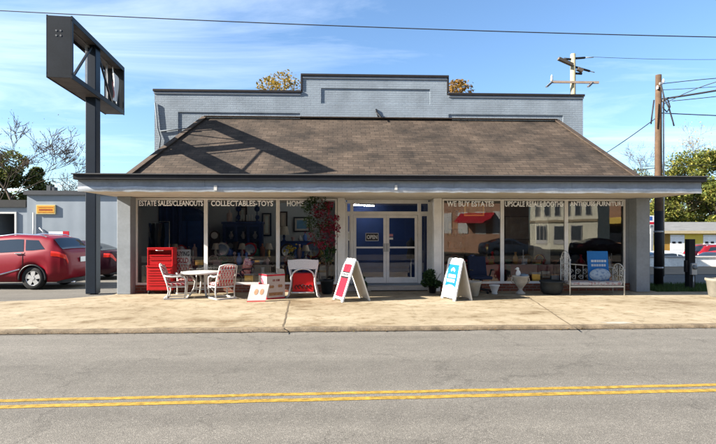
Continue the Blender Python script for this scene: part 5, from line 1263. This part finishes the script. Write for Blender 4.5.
picture('landscape-format blue picture in a dark frame in the third window', 293.5, 310, 217, 232, y_, SEA, NAVY, WHITE)
picture('small dark picture inside the doorway, upper one of two', 420, 428, 207, 213, y_, DRKP, BLACKM, WHITE)
picture('small pale picture inside the doorway, lower one of two', 420.5, 428, 215, 224, y_, BRNP, BLACKM, WHITE)
picture('pale picture hanging in the left sidelight', 346.5, 353.5, 231.5, 240.5, 16.9, ABST, WHITE, CREAMF)
picture('small pale blue picture high in the fourth window', 446, 452, 211, 218, y_, SEA, DARKW, WHITE)
picture('second pale blue picture high in the fourth window, right one', 454, 460, 209, 217, y_, SEA, DARKW)
picture('warm coloured painting below the pale blue pictures', 447, 459, 220, 230, y_, REDPN, DARKW)
picture('large dark grey panel picture in the fifth window', 504, 530, 216, 240, y_, DRKP, BLACKM)
picture('gold framed warm painting in the fourth window', 464, 484, 203, 216, y_, REDPN, GOLDM)
# clock
t = inside('mantel_clock', 'dark mantel clock with a white face left of the china cabinet', 'clock', 215, 17.8, IZ + 1.12); m = MB(); m.prism([(-.16, 0), (.16, 0), (.16, .4)] + [(.16 * math.cos(a), .4 + .16 * math.sin(a)) for a in [k * math.pi / 8 for k in range(1, 8)]] + [(-.16, .4)], -.08, .08, 'y'); m.build('case', DARKW, t); MB().lathe((0, -.085, .38), [(.12, -.004), (.12, .004)], 20, 'y').build('face', WHITE, t)
t = inside('side_cabinet', 'low dark cabinet carrying the mantel clock', 'cabinet', 215, 17.85); MB().box(-.34, .34, -.25, .25, .06, 1.12).build('carcass', DARKW, t)
for s in (-1, 1): MB().box(min(s * .01, s * .31), max(s * .01, s * .31), -.27, -.251, .12, 1.06).build('door', BROWNW, t)
# lamp + sideboard + sofa, third window
t = inside('sideboard', 'long dark blue sideboard in the third window', 'sideboard', 297, 17.9); MB().box(-.55, .55, -.24, .24, .1, 1.3).build('carcass', BLUEW, t)
for k in range(3): MB().box(-.53 + .36 * k, -.2 + .36 * k, -.262, -.241, .15, 1.22).build('door', M('lighter navy wood', (.03, .08, .28), .45, var=.2), t)
t = inside('table_lamp', 'table lamp with a cream shade at the left end of the sideboard', 'lamp', 284, 17.8, IZ + 1.302); MB().lathe((0, 0, 0), [(.08, 0), (.06, .03), (.03, .06), (.05, .16), (.02, .26)], 12).build('base', BLUEW, t); MB().lathe((0, 0, .22), [(.19, 0), (.12, .3)], 18, caps=False).build('lamp_shade', CREAMF, t)
for px, g_, hh, k in ((300, 0, .2, 0), (305, 1, .28, 2), (293, 5, .14, 1)): vase('vase', '%s vase on the dark blue sideboard' % GN[g_], (X(px, 17.75), 17.75, IZ + 1.302), GL[g_], hh, .07, k)
# clothes rail in first window
t = inside('clothes_rail', 'clothes rail hung with dark and pale garments in the first window', 'clothes rail', 155, 16.2)
m = MB(); m.tube([(-.5, 0, 0), (-.5, 0, 1.95), (.45, 0, 1.95), (.45, 0, 0)], .02, 8); m.build('rail', CHROME, t)
GA = [M('grey garment', (.3, .32, .35), .9), NAVYF, M('dark garment', (.03, .03, .035), .9), CREAMF, M('blue garment', (.08, .14, .3), .9)]
for k in range(9):
    x = -.44 + .1 * k; g_ = MB(); g_.grid(lambda u, v: Vector((x + .018 * math.sin(v * 9 + u * 5 + k), (u - .5) * (.42 - .12 * v) , .75 + .12 * math.sin(k * 2.1) + (1.9 - .75 - .12 * math.sin(k * 2.1)) * v)), 8, 6); o_ = g_.build('garment', GA[(k * 3) % 5], t)
t = inside('navy_drape', 'long navy drape hanging behind the clothes rail', 'drape', 169, 16.9); MB().grid(lambda u, v: Vector((-.42 + .84 * u, .05 * math.sin(u * 26), 2.55 * v)), 40, 2).build('drape', INAVY, t)
# display tables just inside the glass with bric-a-brac
rnd = random.Random(33); cnt = {}
wordpos = {0: 'first window', 1: 'second window', 2: 'third window', 4: 'fourth window', 5: 'fifth window', 6: 'sixth window'}
spans = {0: (147, 203), 1: (210, 274), 2: (283, 333), 4: (447, 499), 5: (507, 562), 6: (571, 620)}
TM = {0: BROWNW, 1: DARKW, 2: BROWNW, 4: REDF, 5: M('burgundy cloth', (.16, .015, .04), .85), 6: M('olive cloth', (.12, .11, .07), .9)}
TD = {0: 'brown wooden', 1: 'dark wooden', 2: 'carved brown', 4: 'red cloth covered', 5: 'burgundy cloth covered', 6: 'olive cloth covered'}
objs_kinds = ('vase', 'bowl', 'bottle', 'book_stack', 'basket', 'trinket_box', 'figurine', 'candlestick')
for wdw, (pa, pb_) in spans.items():
    yt = 15.35; xa, xb = X(pa, yt), X(pb_, yt); tt = thing('display_table', '%s display table just inside the %s' % (TD[wdw], wordpos[wdw]), 'table', ((xa + xb) / 2, yt, IZ)); hx = (xb - xa) / 2; th = .62 if wdw != 6 else .5
    MB().box(-hx, hx, -.36, .36, th - .03, th).build('tabletop', TM[wdw], tt, bevel=.006)
    if wdw in (4, 5, 6): MB().grid(lambda u, v: Vector((-hx + 2 * hx * u, -.365 - .02 * math.sin(u * 30) * (1 - v), .05 + (th - .05) * v)), 50, 2).build('cloth_skirt', TM[wdw], tt)
    for sx in (-1, 1):
        for sy in (-1, 1): MB().bar((sx * (hx - .05), sy * .3, 0), (sx * (hx - .05), sy * .3, th - .031), .05).build('leg', TM[wdw], tt)
    x = xa + .1; i = 0; combos = [(a_, b_) for a_ in range(len(objs_kinds)) for b_ in range(len(GN))]; rnd.shuffle(combos)
    while x < xb - .08:
        kd, g_ = combos.pop(); kind = objs_kinds[kd]; z = IZ + th + .002; y = yt + rnd.uniform(-.26, .24); lab = '%s %s on the display table in the %s' % (GN[g_], kind.replace('_', ' '), wordpos[wdw]); hh = rnd.uniform(.16, .42)
        if kind == 'vase': vase(kind, lab, (x, y, z), GL[g_], hh, .085, 0, 'vase')
        elif kind == 'bowl': vase(kind, lab, (x, y, z), GL[g_], .13, .14, 1, 'bowl')
        elif kind == 'bottle': vase(kind, lab, (x, y, z), GL[g_], hh, .05, 2, 'bottle')
        elif kind == 'figurine': 
            o_ = thing(kind, lab, 'ornament', (x, y, z)); MB().lathe((0, 0, 0), [(.07, 0), (.08, .03), (.05, .06), (.07, .16), (.045, .24), (.02, .27), (.045, .31), (.05, .35), (.02, .39)], 12).build('body', GL[g_], o_)
        elif kind == 'candlestick':
            o_ = thing(kind, lab, 'candlestick', (x, y, z)); MB().lathe((0, 0, 0), [(.07, 0), (.06, .02), (.015, .05), (.03, .14), (.015, .2), (.04, .26), (.04, .28)], 12).build('stem', GL[g_], o_); MB().lathe((0, 0, .28), [(.014, 0), (.014, .16), (.002, .18)], 8).build('candle', WHITE, o_)
        elif kind == 'book_stack':
            o_ = thing(kind, lab, 'books', (x, y, z), rnd.uniform(-.4, .4)); zz = 0
            for q_ in range(3): b_ = .03 + .015 * q_; MB().box(-.11 + .01 * q_, .11 - .01 * q_, -.08, .08, zz, zz + b_).build('book', GL[(g_ + q_) % 10], o_); zz += b_ + .001
        elif kind == 'basket':
            o_ = thing(kind, lab, 'basket', (x, y, z)); MB().lathe((0, 0, 0), [(.1, 0), (.14, .12), (.15, .14), (.13, .13), (.01, .03)], 16).build('body', GL[g_], o_); MB().tube([(.14 * math.cos(a), 0, .13 + .16 * math.sin(a)) for a in [k * math.pi / 10 for k in range(11)]], .01, 6).build('handle', GL[g_], o_)
        else:
            o_ = thing(kind, lab, 'box', (x, y, z), rnd.uniform(-.5, .5)); MB().box(-.12, .12, -.08, .08, 0, .12).build('body', GL[g_], o_, bevel=.006); MB().box(-.125, .125, -.085, .085, .122, .16).build('lid', GL[g_], o_, bevel=.012)
        x += rnd.uniform(.085, .15)
# a second row of taller stock on sideboards further back
for wdw, yt, th in ((0, 16.6, .78), (1, 16.5, .80), (2, 16.5, .74)):
    pa, pb_ = {0: (165, 204), 1: (212, 272), 2: (284, 334)}[wdw]; xa, xb = X(pa, yt), X(pb_, yt)
    tt = thing('console_table', 'long %s console table further back in the %s' % (('black', 'dark oak', 'black painted')[wdw], wordpos[wdw]), 'table', ((xa + xb) / 2, yt, IZ)); hx = (xb - xa) / 2
    cm_ = (BLACKM, DARKW, BLACKM)[wdw]; MB().box(-hx, hx, -.22, .22, th - .04, th).build('tabletop', cm_, tt); MB().box(-hx + .06, hx - .06, -.19, .19, .12, .16).build('shelf', cm_, tt)
    for sx in (-1, 1):
        for sy in (-1, 1): MB().bar((sx * (hx - .04), sy * .18, 0), (sx * (hx - .04), sy * .18, th - .041), .05).build('leg', cm_, tt)
    x = xa + .12; gs = list(range(len(GN))); rnd.shuffle(gs); gs2 = list(gs); ks = ['tall_vase', 'table_lamp', 'mantel_mirror', 'plate_stand']; n_ = 0; used = set()
    while x < xb - .1:
        kd = ks[(n_ + wdw) % 4]; g_ = next(q for q in gs if (kd, q) not in used); used.add((kd, g_)); gs.append(gs.pop(0)); n_ += 1; hh = rnd.uniform(.3, .52); z = IZ + th + .002
        lab = '%s %s on the console table further back in the %s' % (GN[g_], kd.replace('_', ' '), wordpos[wdw])
        if kd == 'tall_vase': vase(kd, lab, (x, yt, z), GL[g_], hh, .085, n_ % 3)
        elif kd == 'table_lamp':
            o_ = thing(kd, lab, 'lamp', (x, yt, z)); MB().lathe((0, 0, 0), [(.07, 0), (.07, .02), (.025, .05), (.06, .16), (.02, .27)], 12).build('base', GL[g_], o_); MB().lathe((0, 0, .25), [(.14, 0), (.08, .2)], 16, caps=False).build('lamp_shade', CREAMF, o_)
        elif kd == 'mantel_mirror':
            o_ = thing(kd, lab, 'mirror', (x, yt, z)); MB().lathe((0, 0, hh / 2 + .03), [(hh / 2, -.015), (hh / 2 + .02, 0), (hh / 2, .015)], 20, 'y').build('frame', GL[g_], o_); MB().lathe((0, -.018, hh / 2 + .03), [(hh / 2 - .04, -.002), (hh / 2 - .04, .002)], 20, 'y').build('glass', M('mirror silver', (.6, .62, .64), .08, metal=1.), o_)
        else:
            o_ = thing(kd, lab, 'plate', (x, yt, z)); MB().lathe((0, 0, .15), [(.05, -.012), (.15, .0), (.145, .01), (.05, 0)], 20, 'y').build('plate', GL[g_], o_); MB().box(-.06, .06, -.03, .05, 0, .03).build('stand', DARKW, o_)
        x += rnd.uniform(.19, .27)
# stock on the floor under and between the tables
for wdw, (pa, pb_) in spans.items():
    yt = 14.93; xa, xb = X(pa, yt), X(pb_, yt); x = xa + .12; combos = [(a_, b_) for a_ in ('crate', 'wicker basket', 'floor vase', 'storage box') for b_ in range(len(GN))]; rnd.shuffle(combos)
    while x < xb - .15:
        kd, g_ = combos.pop(); lab = '%s %s on the floor just inside the %s' % (GN[g_], kd, wordpos[wdw]); hh = rnd.uniform(.2, .5)
        if kd == 'floor vase': vase('floor_vase', lab, (x, yt, IZ), GL[g_], hh + .1, .11, 0, 'vase')
        elif kd == 'wicker basket':
            o_ = thing('wicker_basket', lab, 'basket', (x, yt, IZ)); MB().lathe((0, 0, 0), [(.12, 0), (.16, hh * .6), (.17, hh * .65), (.15, hh * .6), (.01, .05)], 16).build('body', GL[g_], o_); MB().tube([(.16 * math.cos(a), 0, hh * .62 + .16 * math.sin(a)) for a in [k * math.pi / 10 for k in range(11)]], .01, 6).build('handle', GL[g_], o_)
        else:
            o_ = thing('crate' if kd == 'crate' else 'storage_box', lab, 'crate' if kd == 'crate' else 'box', (x, yt, IZ), rnd.uniform(-.15, .15)); w_ = rnd.uniform(.11, .16); MB().box(-w_, w_, -.1, .1, 0, hh).build('body', GL[g_], o_, bevel=.006)
            if kd == 'crate':
                for q_ in (.25, .5, .75): MB().box(-w_, w_, -.112, -.101, hh * q_ - .03, hh * q_ + .03).build('slat', BROWNW, o_)
            else: MB().box(-w_ - .01, w_ + .01, -.11, .11, hh + .002, hh + .05).build('lid', GL[(g_ + 4) % 10], o_, bevel=.006)
        x += rnd.uniform(.26, .42)
# yellow flowers
t = inside('flower_vase', 'vase of yellow flowers standing in the third window', 'flowers', 291, 14.95, IZ); z0_ = Zh(268, 14.95, 291) - IZ
MB().lathe((0, 0, 0), [(.05, z0_), (.08, z0_ + .12), (.05, z0_ + .26), (.07, z0_ + .3), (.01, z0_ + .28)], 14).build('vase', M('dark green vase', (.03, .08, .05), .2), t)
MB().lathe((0, 0, 0), [(.12, 0), (.1, .03), (.03, .06), (.03, z0_ - .03), (.12, z0_ - .02), (.12, z0_)], 14).build('plant_stand', DARKW, t)
lm = MB(); r9 = random.Random(9); zf = Zh(248.5, 14.95, 291) - IZ
for k in range(26):
    p = Vector((r9.gauss(0, .085), r9.gauss(0, .07), zf + r9.gauss(0, .06))); lm.ball(p, .035, 6, 5, (1, 1, .7))
lm.build('blooms', M('yellow petals', (.74, .54, .06), .7, var=.2, scale=20), t)
lm = MB(); leafcloud(lm, [(Vector((0, 0, z0_ + .38)), .14, .7)], 90, .04, r9); lm.build('foliage', GREENL, t, fix=False)
# white lantern house in the fifth window
t = inside('birdhouse_lantern', 'tall white birdhouse lantern with a conical roof in the fifth window', 'lantern', 539, 15.7); s = 15.7 / F
zb_ = Zh(243, 15.7, 539) - IZ; ze_ = Zh(221, 15.7, 539) - IZ; zt2 = Zh(200, 15.7, 539) - IZ; rr = 6.5 * s
MB().box(-rr * 1.3, rr * 1.3, -.24, .24, 0, zb_ - .002).build('plinth', CREAMF, t)
m = MB(); m.box(-rr, rr, -rr, rr, zb_, zb_ + .1); m.box(-rr, rr, -rr, rr, ze_ - .1, ze_)
for a in (-1, -.33, .33, 1):
    for b in (-1, 1): m.box(a * rr * .94 - .02, a * rr * .94 + .02, b * rr * .94 - .02, b * rr * .94 + .02, zb_ + .1, ze_ - .1)
m.build('body', WHITE, t); MB().box(-rr * .8, rr * .8, -rr * .8, rr * .8, zb_ + .1, ze_ - .1).build('dark_inside', BLACKM, t)
MB().lathe((0, 0, ze_), [(rr * 1.35, 0), (rr * 1.3, .05), (rr * .7, (zt2 - ze_) * .5), (.02, zt2 - ze_)], 8).build('cone_roof', WHITE, t)
# dark hanging lantern, gold post, sofa, side board on the right
t = inside('sofa', 'dark sofa with grey cushions in the sixth window', 'sofa', 590, 17.3); MB().box(-.95, .95, -.4, .4, .1, .42).build('seat', NAVYF, t, bevel=.05); MB().box(-.95, .95, .2, .42, .42, .85).build('backrest', NAVYF, t, bevel=.05)
for s in (-1, 1): MB().box(min(s * .97, s * 1.13), max(s * .97, s * 1.13), -.4, .42, .1, .62).build('armrest', NAVYF, t, bevel=.04)
for s in (-1, 1): MB().ball((s * .45, .1, .62), .25, 14, 10, (1, .4, .8)).build('cushion', GA[0], t)
t = inside('display_shelf', 'open dark shelf of mixed ornaments at the left of the fourth window', 'shelf', 452, 17.6); m = MB()
for z in (.1, .55, 1.0, 1.45): m.box(-.4, .4, -.18, .18, z, z + .03)
for s in (-1, 1): m.box(min(s * .4, s * .43), max(s * .4, s * .43), -.18, .18, 0, 1.6)
m.build('frame', DARKW, t)
for k in range(8):
    g_ = (k * 3 + 1) % 10; vase('shelf_vase', '%s vase on the open dark shelf in the fourth window' % GN[g_] + (', upper row' if k >= 4 else ''), (X(452, 17.6) - .3 + .2 * (k % 4), 17.58, IZ + (1.032 if k < 4 else 1.482)), GL[g_], .22 + .02 * (k % 3), .06, k % 3)
t = inside('wardrobe', 'tall brown wooden wardrobe at the back of the sixth window', 'wardrobe', 612, 18.1); MB().box(-.5, .5, -.3, .3, .05, 2.1).build('carcass', BROWNW, t)
for s in (-1, 1): MB().box(min(s * .01, s * .47), max(s * .01, s * .47), -.325, -.301, .15, 2.0).build('door', DARKW, t)
MB().box(-.55, .55, -.34, .32, 2.102, 2.2).build('cornice', BROWNW, t)
t = inside('brass_floor_lamp', 'slim brass floor lamp behind the navy office chair', 'lamp', 487, 15.9); MB().lathe((0, 0, 0), [(.14, 0), (.12, .03), (.012, .05), (.012, 1.0)], 12).build('stand', GOLDM, t); MB().lathe((0, 0, .95), [(.05, 0), (.045, .3)], 12).build('shade', GOLDM, t)
t = inside('hat_stand', 'white mannequin stand with a dark top inside the right-hand door', 'mannequin', 411, 16.3); MB().lathe((0, 0, 0), [(.15, 0), (.13, .03), (.02, .06), (.02, .75)], 12).build('stand', WHITE, t); MB().lathe((0, 0, .75), [(.14, 0), (.16, .1), (.11, .3), (.17, .5), (.1, .58), (.04, .62), (.04, .68)], 14).build('torso', GA[2], t)
# lit fluorescent tube seen through the transom
ft = inside('ceiling_tube_light', 'lit fluorescent tube hanging from the ceiling behind the transom', 'ceiling light', 364, 16.2, 2.60, rz=R(35)); em = newmat('lit tube'); bsdf(em).inputs['Emission Color'].default_value = (1, .98, .92, 1); bsdf(em).inputs['Emission Strength'].default_value = 42
MB().tube([(-.42, 0, 0), (.42, 0, 0)], .010, 10).build('tube', em, ft); MB().box(-.46, .46, -.03, .03, .03, .09).build('fixture', M('dark vent metal', (.10, .11, .12), .7), ft); m = MB()
for s in (-.4, .4): m.tube([(s, 0, .09), (s, 0, .12)], .006, 5)
m.build('hanger', GREYM, ft)

for pxt, where in ((172, 'first'), (242, 'second'), (308, 'third')):  # extra tubes added above the sightline to brighten the left rooms
    f2 = copy_tree(ft); f2.location = (X(pxt, 15.4), 15.4, 2.745); f2.rotation_euler = (0, 0, 0); f2['label'] = 'lit fluorescent tube added out of view to brighten the %s window' % where; f2['group'] = 'lit ceiling tubes'
ft['group'] = 'lit ceiling tubes'

cable('cable strung along the far side of the street, mirrored in the windows', (-40, -8.0, 5.6), (60, -8.6, 5.4), .3, .02)

# ------------------------------------------------------------------ light, sky, camera
to_sun_cam = Vector((-1.79, -.465, 1.0))      # camera frame: right, forward, up
to_sun = (RT * to_sun_cam.x + FW * to_sun_cam.y + UP * to_sun_cam.z).normalized()
sun = bpy.data.lights.new('sun', 'SUN'); sun.energy = 5.0; sun.angle = R(.4); sun.color = (1, .93, .82)
so_ = bpy.data.objects.new('sun', sun); COL.objects.link(so_); so_.rotation_euler = to_sun.to_track_quat('Z', 'Y').to_euler(); so_.location = (-40, -10, 30)
w = bpy.data.worlds.new('World'); SC.world = w; w.use_nodes = True; N, L = w.node_tree.nodes, w.node_tree.links
bg = N['Background']; sky = N.new('ShaderNodeTexSky'); sky.sky_type = 'NISHITA'; sky.sun_disc = False
sky.sun_elevation = math.asin(to_sun.z); sky.sun_rotation = math.atan2(to_sun.x, to_sun.y); sky.air_density = 1.0; sky.dust_density = 1.0; sky.ozone_density = 2.0; sky.altitude = 100
SKY_K = .05
tc = N.new('ShaderNodeTexCoord'); sp = N.new('ShaderNodeSeparateXYZ'); L.new(tc.outputs['Generated'], sp.inputs[0])
# wispy cirrus: noise on the direction projected to a flat cloud deck
mz = N.new('ShaderNodeMath'); mz.operation = 'MAXIMUM'; mz.inputs[1].default_value = .06; L.new(sp.outputs[2], mz.inputs[0])
dv = N.new('ShaderNodeVectorMath'); dv.operation = 'DIVIDE'; L.new(tc.outputs['Generated'], dv.inputs[0]); cz = N.new('ShaderNodeCombineXYZ')
for k in range(3): L.new(mz.outputs[0], cz.inputs[k])
L.new(cz.outputs[0], dv.inputs[1])
mp = N.new('ShaderNodeMapping'); mp.inputs['Rotation'].default_value = (0, 0, R(-24)); mp.inputs['Scale'].default_value = (.34, .7, 1); mp.inputs['Location'].default_value = (3.1, .6, 0); L.new(dv.outputs[0], mp.inputs['Vector'])
n1 = noise(N, L, 1.0, 8, .62, mp.outputs[0]); n1.inputs['Distortion'].default_value = .8
n2 = noise(N, L, .35, 3, .5, mp.outputs[0])
ml = N.new('ShaderNodeMath'); ml.operation = 'MULTIPLY'; L.new(n1.outputs['Fac'], ml.inputs[0]); L.new(n2.outputs['Fac'], ml.inputs[1])
rc = ramp(N, [(.23, 0.), (.50, .6)]); L.new(ml.outputs[0], rc.inputs[0])
hz = ramp(N, [(.0, .0), (.06, .6), (.35, 1.)]); L.new(sp.outputs[2], hz.inputs[0])
cm = N.new('ShaderNodeMath'); cm.operation = 'MULTIPLY'; L.new(rc.outputs[0], cm.inputs[0]); L.new(hz.outputs[0], cm.inputs[1])
CLOUD = (9.0, 9.6, 10.2)
blue = mixc(N, L, sky.outputs[0], (.84, 1.0, 1.13), mode='MULTIPLY')
mc = mixc(N, L, blue, CLOUD, f=cm.outputs[0])
L.new(mc, bg.inputs['Color']); bg.inputs['Strength'].default_value = SKY_K
cam = bpy.data.cameras.new('camera'); cam.sensor_width = 36; cam.lens = F / 716 * 36; cam.shift_y = (HZ - 222) / 716; cam.clip_end = 3000; cam.clip_start = .05
co = bpy.data.objects.new('camera', cam); COL.objects.link(co); co.location = (0, 0, EYE); co.rotation_euler = (R(90), 0, -YAW); SC.camera = co
SC.view_settings.view_transform = 'Standard'; SC.view_settings.look = 'None'; SC.view_settings.gamma = 1; SC.view_settings.use_curve_mapping = False
SC.view_settings.exposure = 2.25
SC.cycles.max_bounces = 8; SC.cycles.transparent_max_bounces = 16; SC.cycles.use_denoising = True
SC.cycles.sample_clamp_indirect = 6
